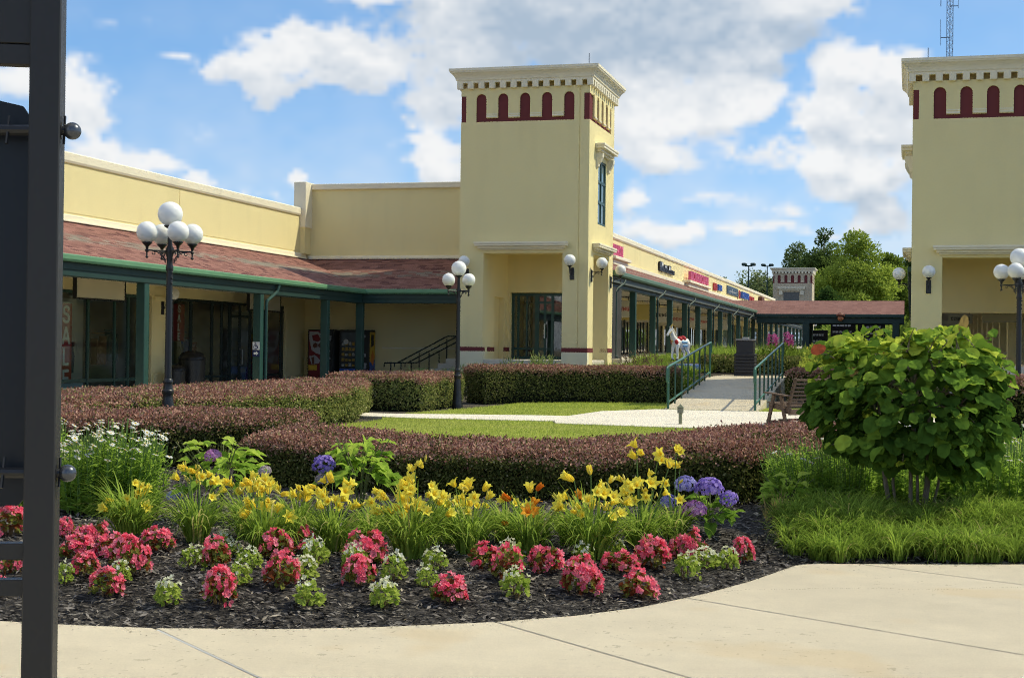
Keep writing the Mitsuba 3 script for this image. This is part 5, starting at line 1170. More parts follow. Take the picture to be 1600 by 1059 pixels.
# ---------------------------------------------------------------- bedding begonias
def begonia(seed, pinkish):
    r = np.random.default_rng(seed); L, B = MB(), MB(); H, R = .20, .125
    n = 110; a = r.uniform(0, 6.28, n); e = np.arccos(r.uniform(-.15, 1, n)); rad = r.uniform(.55, .98, n)
    d = np.stack([np.sin(e) * np.cos(a), np.sin(e) * np.sin(a), np.cos(e)], 1)
    P = d * rad[:, None] * [R, R, H * .72] + [0, 0, .055]; P[:, 2] = np.maximum(P[:, 2], .012)
    N = unit(d + r.normal(0, .4, (n, 3)) + [0, 0, .4]); D = unit(d * [1, 1, .2] + r.normal(0, .5, (n, 3)))
    g = r.random((n, 1))
    C = lerp((.09, .15, .025), (.34, .32, .08), g) if pinkish else lerp((.26, .38, .05), (.52, .60, .13), g)
    if pinkish: k = r.random(n) < .4; C[k] = lerp((.16, .045, .02), (.30, .10, .04), r.random((k.sum(), 1)))
    scatter(L, LEAF, P, D, N, r.uniform(.035, .06, n), 1.1, C)
    n = int(r.integers(75, 135)) if pinkish else int(r.integers(12, 40)); a = r.uniform(0, 6.28, n); e = np.arccos(r.uniform(.0 if pinkish else .45, 1, n))
    if pinkish: a = np.repeat(a[:n // 5 + 1], 5)[:n] + r.normal(0, .14, n); e = np.repeat(e[:n // 5 + 1], 5)[:n] + r.normal(0, .12, n)
    d = np.stack([np.sin(e) * np.cos(a), np.sin(e) * np.sin(a), np.cos(e)], 1)
    P = d * r.uniform(.92, 1.12, (n, 1)) * [R, R, H * .78] + [0, 0, .06]
    N = unit(d + r.normal(0, .35, (n, 3)) + [0, 0, .15]); D = unit(np.cross(N, r.normal(0, 1, (n, 3))))
    g = r.random((n, 1))
    C = lerp((.86, .085, .17), (.97, .38, .47), g) if pinkish else lerp((.70, .70, .42), (.88, .88, .80), g)
    scatter(B, BLOSSOM, P, D, N, r.uniform(.036, .058, n), 1.0, C)
    st = MB()
    for i in range(6): q = r.uniform(-.03, .03, 2); st.tube([(q[0], q[1], -.03), (q[0] * 2, q[1] * 2, .09)], .006, 5)
    return (mikit.ply(L.get(), LEAFM, color=L.col()), mikit.ply(B.get(), PETAL, color=B.col()), mikit.ply(st.get(), mat('begonia_stem', (.18, .12, .05), .6) if 'mat_begonia_stem' not in scene else 'mat_begonia_stem'))
PINKB = [begonia(200 + i, True) for i in range(10)]
WHITEB = [begonia(300 + i, False) for i in range(8)]
PINKS = [(-6.70, 10.21, 0.31), (-5.84, 9.97, 0.25), (-6.19, 10.19, 0.17), (-5.56, 9.31, 0.23), (-5.16, 8.73, 0.19), (-5.35, 9.42, 0.23), (-5.07, 9.09, 0.25), (-4.85, 8.84, 0.21), (-5.22, 9.82, 0.23), (-4.79, 8.35, 0.21), (-5.72, 8.66, 0.11), (-5.65, 8.74, 0.13), (-5.46, 8.25, 0.10), (-4.47, 9.21, 0.21), (-4.04, 8.39, 0.22), (-4.26, 9.74, 0.22), (-3.83, 8.80, 0.22), (-4.16, 9.99, 0.18), (-3.57, 9.63, 0.27), (-3.38, 9.02, 0.21), (-2.76, 8.96, 0.23), (-2.78, 9.83, 0.23), (-2.55, 9.59, 0.21), (-2.38, 9.98, 0.24), (-2.06, 9.60, 0.28), (-1.94, 10.34, 0.24), (-1.77, 10.72, 0.24), (-1.70, 9.75, 0.26), (-1.59, 11.28, 0.26), (-1.22, 11.52, 0.18)]
WHITES = [(-4.85, 8.64, 0.16), (-5.19, 8.53, 0.12), (-4.33, 8.28, 0.15), (-4.60, 9.14, 0.18), (-4.71, 9.79, 0.18), (-4.08, 8.76, 0.15), (-4.23, 9.21, 0.18), (-4.57, 9.70, 0.13), (-3.75, 8.98, 0.17), (-3.88, 9.52, 0.19), (-3.52, 8.52, 0.19), (-3.59, 9.46, 0.17), (-3.21, 9.21, 0.17), (-3.08, 8.68, 0.18), (-3.07, 9.65, 0.17), (-2.97, 9.17, 0.15), (-2.63, 9.98, 0.19), (-2.42, 9.25, 0.20), (-2.21, 10.38, 0.17), (-2.04, 10.80, 0.12), (-1.45, 11.04, 0.20), (-1.51, 10.57, 0.19), (-1.30, 11.21, 0.17)]
ORD = ['first', 'second', 'third', 'fourth', 'fifth', 'sixth', 'seventh', 'eighth', 'ninth', 'tenth', 'eleventh', 'twelfth', 'thirteenth', 'fourteenth', 'fifteenth', 'sixteenth', 'seventeenth', 'eighteenth', 'nineteenth', 'twentieth'] + ['twenty-' + w_ for w_ in ('first', 'second', 'third', 'fourth', 'fifth', 'sixth', 'seventh', 'eighth', 'ninth')] + ['thirtieth']
def bear(q): return math.atan2(q[0], q[1])       # left to right as one looks at the bed
rng = np.random.default_rng(77)
for spots, protos, word, grp in ((PINKS, PINKB, 'pink', 'pink bedding begonias along the bed edge'), (WHITES, WHITEB, 'white', 'white bedding begonias along the bed edge')):
    for i, (x, y, wd) in enumerate(sorted(spots, key=bear)):
        size = 'small ' if wd < .16 else ''
        t = thing('begonia', f'{size}{word} begonia in the mulch, {ORD[i]} {word} one from the left', 'flower', grp)
        a, b, c = protos[rng.integers(len(protos))]
        s = wd / .27; M = T().translate([x, y, float(bed_z(x, y)) - .005]).rotate([0, 0, 1], float(rng.uniform(0, 360))).rotate([1, 0, 0], float(rng.uniform(-9, 9))).scale([s * float(rng.uniform(.88, 1.12)), s, (.35 + .65 * s if s < 1 else s * .97) * float(rng.uniform(.85, 1.2))])
        part(t, 'foliage', a, tw=M); part(t, 'blossoms', b, tw=M, kind='stuff'); part(t, 'stem', c, tw=M)

# ---------------------------------------------------------------- daylilies
def lily_flower(seed, openness, col):
    r = np.random.default_rng(seed); mb = MB()
    for k in range(6):
        a = k * 1.047 + r.normal(0, .06); n = 6; V = []; w = .044 if k % 2 else .034
        for i in range(n):
            t_ = i / (n - 1); rad = .006 + .058 * openness * t_ ** 1.8; z = .085 * t_ - .03 * openness * t_ ** 4
            ww = w * math.sin(math.pi * min(1, .12 + .88 * t_) ** .9) * (1 if i < n - 1 else .25) / 2 + .002
            for s in (-1, 0, 1): V.append((rad + (.004 if s == 0 else 0) * -1, s * ww, z + (.004 if s else 0) + r.normal(0, .0012)))
        V = np.array(V); c, s_ = math.cos(a), math.sin(a)
        V = np.stack([V[:, 0] * c - V[:, 1] * s_, V[:, 0] * s_ + V[:, 1] * c, V[:, 2]], 1)
        F = [q for i in range(n - 1) for j in range(2) for q in ((3 * i + j, 3 * i + j + 1, 3 * i + j + 4), (3 * i + j, 3 * i + j + 4, 3 * i + j + 3))]
        t3 = np.repeat(np.linspace(0, 1, n), 3)[:, None]
        mb.add(V, F, lerp(np.array(col) * [.95, .86, .7], col, t3))
    return mikit.ply(mb.get(), PETAL, smooth=True, color=mb.col())
YEL = [lily_flower(400 + i, o, c) for i, (o, c) in enumerate(((.85, (.95, .86, .13)), (.7, (.95, .87, .15)), (1.0, (.95, .85, .12)), (.5, (.95, .85, .13)), (.3, (.94, .82, .13))))]
ORA = [lily_flower(450, .9, (.86, .42, .05)), lily_flower(451, .35, (.80, .26, .03))]
def bud_mesh():
    return MB().tube([(0, 0, 0), (0, 0, .02), (0, 0, .045), (0, 0, .065)], [.004, .009, .009, .002], 6).get()
def turn(P, axis_dir, roll, s):
    z = np.array(axis_dir) / np.linalg.norm(axis_dir); x = np.cross([.3, .2, 1], z); x /= np.linalg.norm(x); y = np.cross(z, x)
    x, y = x * math.cos(roll) + y * math.sin(roll), -x * math.sin(roll) + y * math.cos(roll)
    M = np.eye(4); M[:3, 0], M[:3, 1], M[:3, 2], M[:3, 3] = x * s, y * s, z * s, P
    return T(M)
#        x, y, clump width, leaf length, flowers, flower height lo, hi, orange share, tall stems
LILIES = [(-5.83, 10.54, .75, .50, 9, .30, .50, 0, 0), (-5.18, 10.35, .5, .5, 11, .44, .68, 0, 0), (-4.95, 10.75, .5, .5, 8, .42, .62, 0, 0), (-4.46, 10.0, .62, .52, 16, .36, .60, 0, 0), (-4.60, 10.9, .5, .5, 8, .38, .58, 0, 0), (-4.05, 10.26, .5, .47, 11, .34, .58, 0, 0), (-3.98, 10.9, .45, .45, 4, .34, .5, .0, 0),
          (-3.39, 10.08, .74, .56, 24, .40, .62, 0, 1), (-3.40, 10.95, .55, .5, 8, .42, .62, 0, 0), (-3.07, 10.45, .6, .50, 11, .36, .58, 0, 0), (-3.0, 11.2, .5, .5, 4, .4, .56, .0, 0), (-2.68, 10.68, .66, .48, 5, .30, .60, .75, 0), (-2.50, 11.25, .5, .5, 7, .4, .6, .1, 0),
          (-2.21, 10.66, .74, .56, 21, .38, .68, .05, 0), (-1.98, 11.36, .6, .55, 13, .42, .64, 0, 2), (-1.80, 11.85, .5, .5, 3, .40, .6, 0, 1)]
for i, (x, y, wd, ll, nf, lo, hi, osh, tall) in enumerate(sorted(LILIES, key=bear)):
    r = np.random.default_rng(500 + i); z = float(bed_z(x, y)) - .01
    t = thing('daylily', f'{"orange" if osh > .5 else "yellow"} daylily clump in the front bed, {ORD[i]} daylily from the left', 'daylily', 'daylily clumps across the front bed')
    n = int(230 * wd / .6); az = r.uniform(0, 6.283, n); rr = np.sqrt(r.random(n)) * .09 * wd / .6
    P = np.stack([x + rr * np.cos(az), y + rr * np.sin(az), np.full(n, z)], 1); az = az + r.normal(0, .5, n)
    mb = MB(); g = r.random((n, 1)); C = lerp((.17, .28, .035), (.46, .60, .11), g); k = r.random(n) < .05; C[k] = (.6, .55, .2)
    blades(mb, P, az, np.abs(r.normal(.12, .17, n)), ll * (1 - .2 * float(sstep(10.5, 11.1, y))) * r.uniform(.65, 1.2, n) * (.78 + .28 * wd), r.uniform(.011, .019, n), r.uniform(.7, 2.7, n), C, segs=6)
    part(t, 'leaves', mb, LEAFM, color=mb.col(), kind='stuff')
    ST, BU = MB(), MB(); bv, bf = bud_mesh()
    tops = []
    sh_ = .16 * float(sstep(10.4, 11.1, y)) * (x < -2.3); lo, hi = lo - .06 - .5 * sh_, hi - .04 - sh_
    for q in range(int(nf * 1.6)):
        a = r.uniform(0, 6.283); rad = np.sqrt(r.random()) * wd * .34
        tops.append((x + rad * math.cos(a), y + rad * math.sin(a) * .8, z + r.uniform(lo, hi) * (1 - .12 * rad / (wd * .4)), a))
    for q in range(tall):
        for w_ in range(4): tops.append((x + (.03 if tall == 1 else -.06 + .2 * q) + r.normal(0, .035), y + .05 + r.normal(0, .02), z + (.70 if tall == 2 and q == 0 else .62) + r.uniform(-.05, .11), r.uniform(0, 6.28)))
    for q, (fx, fy, fz, a) in enumerate(tops):
        base = np.array([x + (fx - x) * .15, y + (fy - y) * .15, z]); head = np.array([fx, fy, fz])
        if q % 2 == 0: ST.tube([base, lerp(base, head, .6) + [0, 0, .03], head], [.0045, .004, .003], 5)
        dirn = np.array([math.cos(a) * .8, math.sin(a) * .8 - .45, r.uniform(.1, .9)])
        if r.random() < .8 or osh > .5:
            pool = ORA if r.random() < osh else YEL
            part(t, 'flower', pool[r.integers(len(pool))], tw=turn(head, dirn, r.uniform(0, 6), r.uniform(.72, 1.08)))
        for _ in range(r.integers(0, 3)):
            dd = unit(np.array([r.normal(0, .6), r.normal(0, .6), .8])); M = np.array(turn(head + r.normal(0, .012, 3), dd, 0, r.uniform(.6, 1.0)).matrix)
            BU.add(bv @ M[:3, :3].T + M[:3, 3], bf)
    part(t, 'stem', ST, mat('lily_stem', (.10, .18, .04), .6) if 'mat_lily_stem' not in scene else 'mat_lily_stem')
    if BU.n: part(t, 'buds', BU, mat('lily_bud', (.60, .50, .08), .6) if 'mat_lily_bud' not in scene else 'mat_lily_bud', kind='stuff')

# ---------------------------------------------------------------- hydrangeas
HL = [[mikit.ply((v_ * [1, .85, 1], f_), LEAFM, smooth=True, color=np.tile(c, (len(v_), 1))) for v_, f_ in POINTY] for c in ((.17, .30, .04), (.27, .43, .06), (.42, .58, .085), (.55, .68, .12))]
def head_mesh(seed, c0, c1):
    r = np.random.default_rng(seed); n = 190; d = unit(r.normal(0, 1, (n, 3))); d[:, 2] = np.abs(d[:, 2]) * 1.1 - .25; d = unit(d)
    mb = MB(); g = r.random((n, 1))
    scatter(mb, FLORET, d * [1, 1, .78] * r.uniform(.86, 1.04, (n, 1)), unit(np.cross(d, r.normal(0, 1, (n, 3)))), unit(d + r.normal(0, .3, (n, 3))), r.uniform(.26, .36, n), 1.0, lerp(c0, c1, g))
    return mikit.ply(mb.get(), PETAL, color=mb.col())
HEADS = {'purple': head_mesh(1, (.20, .13, .55), (.50, .38, .78)), 'blue': head_mesh(2, (.22, .20, .58), (.50, .48, .80)), 'pink': head_mesh(3, (.50, .20, .50), (.70, .40, .66)), 'faded': head_mesh(4, (.42, .38, .42), (.62, .5, .5))}
def hydrangea(x, y, R, H, n, heads, tone, seed, label):
    r = np.random.default_rng(seed); z = float(bed_z(x, y)); t = thing('hydrangea', label, 'hydrangea')
    S = MB()
    for k in range(9): a = r.uniform(0, 6.28); q = r.uniform(.3, .8); S.tube([(x, y, z - .02), (x + R * .3 * q * math.cos(a), y + R * .3 * q * math.sin(a), z + H * .45), (x + R * q * math.cos(a), y + R * q * math.sin(a), z + H * .85)], [.007, .006, .004], 5)
    part(t, 'stem', S, mat('hydrangea_stem', (.12, .14, .05), .7) if 'mat_hydrangea_stem' not in scene else 'mat_hydrangea_stem')
    for k in range(n):
        a = r.uniform(0, 6.283); e = math.acos(r.uniform(-.1, 1)); q = r.uniform(.45, 1.0)
        d = np.array([math.sin(e) * math.cos(a), math.sin(e) * math.sin(a), math.cos(e)])
        P = np.array([x, y, z + H * .38]) + d * q * [R * .72, R * .72, H * .55]
        up = unit(np.array([d[0] * .35 + r.normal(0, .2), d[1] * .35 + r.normal(0, .2), 1.0])); D = unit(np.array([math.cos(a) + r.normal(0, .4), math.sin(a) + r.normal(0, .4), r.normal(-.15, .25)]))
        Fm = frames(D[None], up[None])[0]; s = r.uniform(.085, .15)
        M = np.eye(4); M[:3, :3] = Fm * s; M[:3, 3] = P
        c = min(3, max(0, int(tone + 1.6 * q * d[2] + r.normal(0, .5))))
        part(t, 'leaf', HL[c][r.integers(4)], tw=T(M))
    for hx, hy, hz, hr, kind in heads: part(t, 'flower_head', HEADS[kind], tw=T().translate([hx, hy, hz]).rotate([1, 0, 0], float(r.uniform(5, 35))).rotate([0, 0, 1], float(r.uniform(0, 90))).scale([hr, hr, hr]))
hydrangea(-5.62, 11.65, .50, .80, 110, [(-5.62, 11.5, .68, .07, 'pink'), (-5.92, 11.42, .34, .07, 'blue'), (-5.15, 11.5, .57, .055, 'faded')], 1.3, 601, 'leafy hydrangea with one mauve bloom, left of centre behind daylilies')
hydrangea(-4.72, 12.6, .42, .80, 100, [(-4.97, 12.35, .57, .10, 'purple'), (-4.98, 12.33, .44, .06, 'faded')], 1.5, 602, 'bright green hydrangea with a single violet bloom beside the hedge')
hydrangea(-1.56, 12.2, .30, .44, 46, [(-1.74, 12.05, .53, .088, 'blue'), (-1.54, 12.0, .51, .113, 'purple'), (-1.39, 12.05, .43, .075, 'purple'), (-1.65, 11.92, .34, .10, 'pink'), (-1.87, 12.05, .39, .07, 'blue')], .4, 603, 'hydrangea with five purple and pink flower heads at the right of the daylilies')
hydrangea(-1.07, 14.0, .30, .40, 50, [], 1.9, 604, 'low yellow-green hydrangea without blooms beside the liriope')

# ---------------------------------------------------------------- shasta daisies
def daisy_head(seed):
    r = np.random.default_rng(seed); mb = MB(); n = 16
    for k in range(n):
        a = 2 * np.pi * k / n + r.normal(0, .06); c, s = math.cos(a), math.sin(a); d = r.normal(0, .003)
        V = np.array([(.007, -.003, 0), (.02, -.0055, .002), (.036, -.003, d), (.036, .003, d), (.02, .0055, .002), (.007, .003, 0)])
        mb.add(np.stack([V[:, 0] * c - V[:, 1] * s, V[:, 0] * s + V[:, 1] * c, V[:, 2]], 1), [(0, 1, 4), (0, 4, 5), (1, 2, 3), (1, 3, 4)], (.84, .84, .82))
    m_ = trimesh.creation.icosphere(1, .0105); mb.add(m_.vertices * [1, 1, .6], m_.faces, (.75, .52, .05))
    return mikit.ply(mb.get(), PETAL, color=mb.col())
DH = [daisy_head(i) for i in range(4)]
def daisy_clump(x, y, R, H, nst, nfl, seed, label, lean=(-.0, -.0), front=True):
    r = np.random.default_rng(seed); z0 = float(bed_z(x, y)); t = thing('daisy_clump', label, 'daisy', 'white daisy clumps')
    L, S = MB(), MB(); tops = []
    for k in range(nst):
        a = r.uniform(0, 6.283); q = np.sqrt(r.random()) * R
        b = np.array([x + q * math.cos(a) * .8, y + q * math.sin(a) * .8, z0]); hh = H * r.uniform(.72, 1.0) * (1 - .25 * (q / R) ** 2)
        tp = b + [lean[0] * hh + r.normal(0, .03) + .16 * q * math.cos(a), lean[1] * hh + .16 * q * math.sin(a), hh]
        S.tube([b, lerp(b, tp, .55) + [0, 0, .01], tp], .0035, 4); tops.append(tp)
        n = 30; tt = r.uniform(.04, .86, n) ** 1.1; P = lerp(b[None], tp[None], tt[:, None]); az = r.uniform(0, 6.28, n)
        D = np.stack([np.cos(az), np.sin(az), r.uniform(.1, 1.0, n)], 1); N = unit(np.stack([-np.cos(az) * .6, -np.sin(az) * .6, np.ones(n)], 1) + r.normal(0, .3, (n, 3)))
        scatter(L, LEAF, P, D, N, r.uniform(.06, .11, n) * (1.15 - .6 * tt), .38, lerp((.19, .33, .04), (.50, .68, .12), (r.random(n) * .6 + .4 * tt)[:, None]))
    part(t, 'foliage', L, LEAFM, color=L.col(), kind='stuff')
    part(t, 'stems', S, mat('daisy_stem', (.13, .22, .05), .6) if 'mat_daisy_stem' not in scene else 'mat_daisy_stem', kind='stuff')
    idx = r.permutation(len(tops))
    for k in idx[:nfl]:
        dn = np.array([r.normal(.3, .3), r.normal(.1, .25), 1.0])
        part(t, 'flower', DH[r.integers(4)], tw=turn(tops[k] + [0, 0, .004], dn, r.uniform(0, 6), r.uniform(.75, 1.0)))
    Bd = MB()
    for k in idx[nfl:nfl + 26]: Bd.ball(tops[k], .010, 1)
    if Bd.n: part(t, 'buds', Bd, mat('daisy_bud', (.50, .55, .16), .6) if 'mat_daisy_bud' not in scene else 'mat_daisy_bud', kind='stuff')
daisy_clump(-6.80, 11.95, .50, .86, 240, 120, 701, 'tall daisy clump with white flowers beside the charcoal sign stand', lean=(.08, 0))
daisy_clump(-7.55, 12.1, .45, .86, 90, 20, 702, 'daisy clump half hidden behind the charcoal sign stand')
daisy_clump(-.82, 14.7, .58, .74, 190, 10, 703, 'daisy clump with few flowers left of the big-leaved bush', lean=(-.1, 0))
daisy_clump(-.15, 15.6, .5, .70, 90, 8, 704, 'daisy clump right behind the trunks of the big-leaved bush')
daisy_clump(.95, 14.9, .55, .74, 140, 22, 705, 'daisy clump with white flowers right of the big-leaved bush')
daisy_clump(1.75, 15.3, .55, .80, 120, 22, 706, 'daisy clump cut off by the right edge of the photo')
daisy_clump(.5, 16.2, .5, .70, 80, 8, 707, 'daisy clump farthest back behind the big-leaved bush')
daisy_clump(1.2, 16.4, .5, .84, 90, 14, 708, 'daisy clump behind the others near the right edge')

# ---------------------------------------------------------------- liriope edging along the pavement on the right
r = np.random.default_rng(801)
LP = Polygon([(-1.02, 12.4), (-.95, 12.05), (-.62, 11.80), (.1, 12.05), (.86, 12.32), (2.6, 12.95), (4, 13.45), (4, 14.8), (2, 14.3), (.8, 13.9), (.0, 13.9), (-.8, 13.7), (-1.1, 13.1)])
cl = np.stack([r.uniform(-1.2, 4, 900), r.uniform(11.7, 14.8, 900)], 1); cl = cl[shapely.contains_xy(LP.buffer(-.06), cl[:, 0], cl[:, 1])]
own = r.integers(0, len(cl), 46000); n = len(own); ht = .75 + .5 * meshkit.noise(np.c_[cl * 1.9, 0 * cl[:, 0]], 4)
az = r.uniform(0, 6.283, n); rr = np.abs(r.normal(0, .035, n)); P = cl[own] + np.stack([rr * np.cos(az), rr * np.sin(az)], 1)
mb = MB(); g = r.random((n, 1)) * .75 + .25 * r.random(len(cl))[own][:, None]; C = lerp((.08, .16, .018), (.50, .66, .11), g); k = r.random(n) < .025; C[k] = (.55, .48, .2)
P = np.c_[P, bed_z(P[:, 0], P[:, 1]) - .01]; P[:, 2] = np.maximum(P[:, 2], -.01)
blades(mb, P, az + r.normal(0, .35, n), np.abs(r.normal(.2, .16, n)), r.uniform(.22, .43, n) * ht[own], r.uniform(.0055, .0095, n), r.uniform(1.3, 3.0, n), C, segs=6)
put('liriope_edging', mb, GLOSSY, color=mb.col(), kind='stuff', label='strappy green liriope edging along the pavement at right')
labels['liriope_edging']['category'] = 'ground cover'
mb = MB(); n = 60; az = r.uniform(0, 6.28, n); blades(mb, np.c_[-1.12 + r.normal(0, .04, n), 13.35 + r.normal(0, .06, n), np.full(n, .1)], az, np.abs(r.normal(.3, .2, n)), r.uniform(.2, .38, n), r.uniform(.006, .011, n), r.uniform(.2, 1.0, n), lerp((.30, .24, .07), (.45, .33, .15), r.random((n, 1))), segs=4)
single('dry_grass_tuft', 'tuft of dry straw-coloured blades at the mulch beside the liriope', 'grass', mb, LEAFM, color=mb.col())

# ---------------------------------------------------------------- the big-leaved bush
r = np.random.default_rng(901)
bt = thing('big_leaved_bush', 'round bush of large green leaves on several bare trunks, right foreground', 'bush')
bz = float(bed_z(.02, 13.85))
heads = []
for i, (dx, dy, tx, ty, rad) in enumerate(((-.16, .03, -.40, .1, .021), (-.02, -.03, -.05, -.08, .018), (.08, .0, .20, .02, .026), (.05, .06, .0, .30, .014), (-.12, .07, -.28, .35, .013), (.13, .08, .45, .25, .013))):
    p0 = np.array([.03 + dx, 13.85 + dy, bz - .05]); p3 = np.array([.05 + tx, 13.85 + ty, bz + 1.35])
    pts = [p0, lerp(p0, p3, .28) + [r.normal(0, .012), 0, -.02], lerp(p0, p3, .5) + r.normal(0, .02, 3), lerp(p0, p3, .75) + r.normal(0, .03, 3), p3]
    tk = part(bt, 'trunk', MB().tube(pts, [rad * 1.15, rad, rad * .85, rad * .6, rad * .35], 9), BARK, smooth=40)
    Br = MB()
    for k in range(9):
        s_ = r.uniform(.4, 1.0); b = np.array(pts[2]) * (1 - s_) + np.array(pts[4]) * s_; a = r.uniform(0, 6.28); q = r.uniform(.25, .62)
        e = b + [math.cos(a) * q, math.sin(a) * q * .8, r.uniform(-.1, .45)]
        Br.tube([b, lerp(b, e, .5) + [0, 0, .05], e], [.010, .007, .004], 5); heads.append(e)
    put(uniq(tk + '__branch'), Br, BARK, smooth=40)
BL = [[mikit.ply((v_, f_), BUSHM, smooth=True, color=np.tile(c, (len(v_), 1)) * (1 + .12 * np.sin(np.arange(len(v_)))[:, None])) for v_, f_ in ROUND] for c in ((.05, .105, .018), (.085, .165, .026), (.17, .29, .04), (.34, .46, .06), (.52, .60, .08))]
ODD = [[mikit.ply((v_, f_), LEAFM, smooth=True, color=np.tile(c, (len(v_), 1))) for v_, f_ in ROUND[:2]] for c in ((.55, .13, .06), (.42, .28, .10), (.30, .17, .10))]
n = 2100; spec = []
while len(spec) < n:
    q = r.uniform(-1.1, 1.1, 3)
    rho = (abs(q[0]) ** 3.2 + abs(q[1]) ** 2.6 + abs(q[2]) ** 3.2) ** (1 / 3.0)
    if rho > 1.06 + .1 * r.random() * (q[2] > -.2) or rho < .48: continue
    if rho < .8 and r.random() < .6: continue
    # lower left is cut in, the top bulges
    w = 1.0 + .10 * math.sin(3 * q[0] + 1) + .06 * r.normal()
    if r.random() < .85 and meshkit.fbm(np.array([[q[0] * 2.3 + 9, q[1] * 2.3, q[2] * 2.3]]), 2, 5)[0] < .43: continue
    cx, hw = -.02 + .02 * q[2], .82 * (1 - .14 * max(0, -q[2] - .25))
    lo = .55 + .12 * math.sin(2.6 * q[0] - .5)
    P = np.array([cx + q[0] * hw * w, 13.9 + q[1] * .76 * w, 1.13 + (q[2] * .61 if q[2] > 0 else q[2] * lo) + .05 * math.sin(5 * q[0])])
    spec.append((P, q, rho))
def leaf_place(P, q, s):
    a = math.atan2(q[1], q[0]) + r.normal(0, .6)
    droop = r.uniform(.15, .9) + .5 * max(0, -q[2])
    D = unit(np.array([math.cos(a), math.sin(a), -droop + .35 * max(0, q[2])])); U = unit(np.array([q[0] * .6 + r.normal(0, .45), q[1] * .6 + r.normal(0, .45), .55 + .3 * r.random()]))
    M = np.eye(4); M[:3, :3] = frames(D[None], U[None])[0] * s; M[:3, 3] = P - M[:3, 0] * .3; return M
spec.sort(key=lambda k: -(-(k[1][1]) * 1.0 + .5 * k[2]))
rest = MB()
for i, (P, q, rho) in enumerate(spec):
    M = leaf_place(P, q, r.choice([.08, .115, .15, .18], p=[.22, .33, .30, .15]) * r.uniform(.85, 1.15))
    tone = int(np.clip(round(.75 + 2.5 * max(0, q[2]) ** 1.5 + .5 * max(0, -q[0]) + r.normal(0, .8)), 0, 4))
    if i < 300:
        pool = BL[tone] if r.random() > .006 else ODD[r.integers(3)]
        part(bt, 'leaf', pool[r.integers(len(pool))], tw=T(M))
    else:
        v_, f_ = ROUND[r.integers(5)]
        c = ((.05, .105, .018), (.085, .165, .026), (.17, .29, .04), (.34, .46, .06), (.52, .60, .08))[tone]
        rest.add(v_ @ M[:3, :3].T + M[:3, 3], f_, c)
SH = MB()
for k in range(46):   # loose shoots that break the outline
    a = r.uniform(0, 6.28); up = r.random() < .6
    b = np.array([.72 * math.cos(a) * (r.random() ** .5 if up else 1), 13.9 + .6 * math.sin(a), (1.62 if up else r.uniform(.75, 1.6))])
    e = b + (np.array([r.normal(0, .09), r.normal(0, .06), r.uniform(.10, .22)]) if up else np.array([.16 * math.cos(a), .1 * math.sin(a), r.uniform(-.12, .12)]))
    SH.tube([b, lerp(b, e, .5) + [0, 0, .02], e], [.006, .005, .003], 5)
    for q_ in (.55, .8, 1.0):
        M = leaf_place(lerp(b, e, q_), np.array([math.cos(a + q_ * 5), math.sin(a + q_ * 5), .5]), r.uniform(.06, .12)); v_, f_ = ROUND[r.integers(5)]
        rest.add(v_ @ M[:3, :3].T + M[:3, 3], f_, ((.10, .19, .03), (.17, .29, .04), (.34, .46, .06), (.46, .54, .08))[r.integers(4)])
part(bt, 'shoots', SH, BARK, kind='stuff')
v_, f_ = rest.get()
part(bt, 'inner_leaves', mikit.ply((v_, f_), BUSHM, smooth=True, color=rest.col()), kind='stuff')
M = np.eye(4); M[:3, :3] = frames(np.array([[.25, 0, 1.]]), np.array([[.1, -1., 0]]))[0] * [.17, .09, .1]; M[:3, 3] = (.42, 13.6, 1.78)
part(bt, 'leaf', ODD[1][0], tw=T(M), label='single tan leaf standing upright on the bush top')
M = np.eye(4); M[:3, :3] = frames(np.array([[-.7, -.2, -.3]]), np.array([[-.2, -1., .3]]))[0] * [.14, .12, .1]; M[:3, 3] = (-.72, 13.5, 1.66)
part(bt, 'leaf', ODD[0][0], tw=T(M), label='single orange leaf at the left of the bush')

# ---------------------------------------------------------------- junipers, grasses and perennials before the buildings
def tuft(mb, x, y, z, R, n, L, r, c0, c1, lean=.6, wd=.02, droop=.8):
    a = r.uniform(0, 6.28, n); q = np.sqrt(r.random(n)) * R
    blades(mb, np.stack([x + q * np.cos(a), y + q * np.sin(a), np.full(n, z)], 1), a + r.normal(0, .6, n), np.abs(r.normal(lean * .6, lean * .5, n)), L * r.uniform(.6, 1.1, n), np.full(n, wd) * r.uniform(.7, 1.3, n), r.uniform(0, droop, n), lerp(c0, c1, r.random((n, 1))), segs=3)
def juniper(x, y, z, R, H, seed, label):
    r = np.random.default_rng(seed); mb = MB(); k = 16
    for i in range(k):
        a = r.uniform(0, 6.28); q = r.random(); b = np.array([x, y, z]); e = b + [R * q * math.cos(a), R * q * math.sin(a) * .7, H * r.uniform(.55, 1.0) * (1 - .4 * q)]
        m_ = 130; t_ = r.uniform(.15, 1, m_); P = lerp(b[None], e[None], t_[:, None]) + r.normal(0, .09, (m_, 3)); D = unit((e - b)[None] + r.normal(0, .5, (m_, 3)) + [0, 0, .2])
        scatter(mb, DIAMOND, P, D, unit(r.normal(0, 1, (m_, 3)) + [0, 0, .6]), r.uniform(.10, .22, m_), .22, lerp((.14, .21, .06), (.50, .56, .22), r.random((m_, 1))))
    single('juniper', label, 'shrub', mb, LEAFM, group='spreading junipers below the tower', color=mb.col())
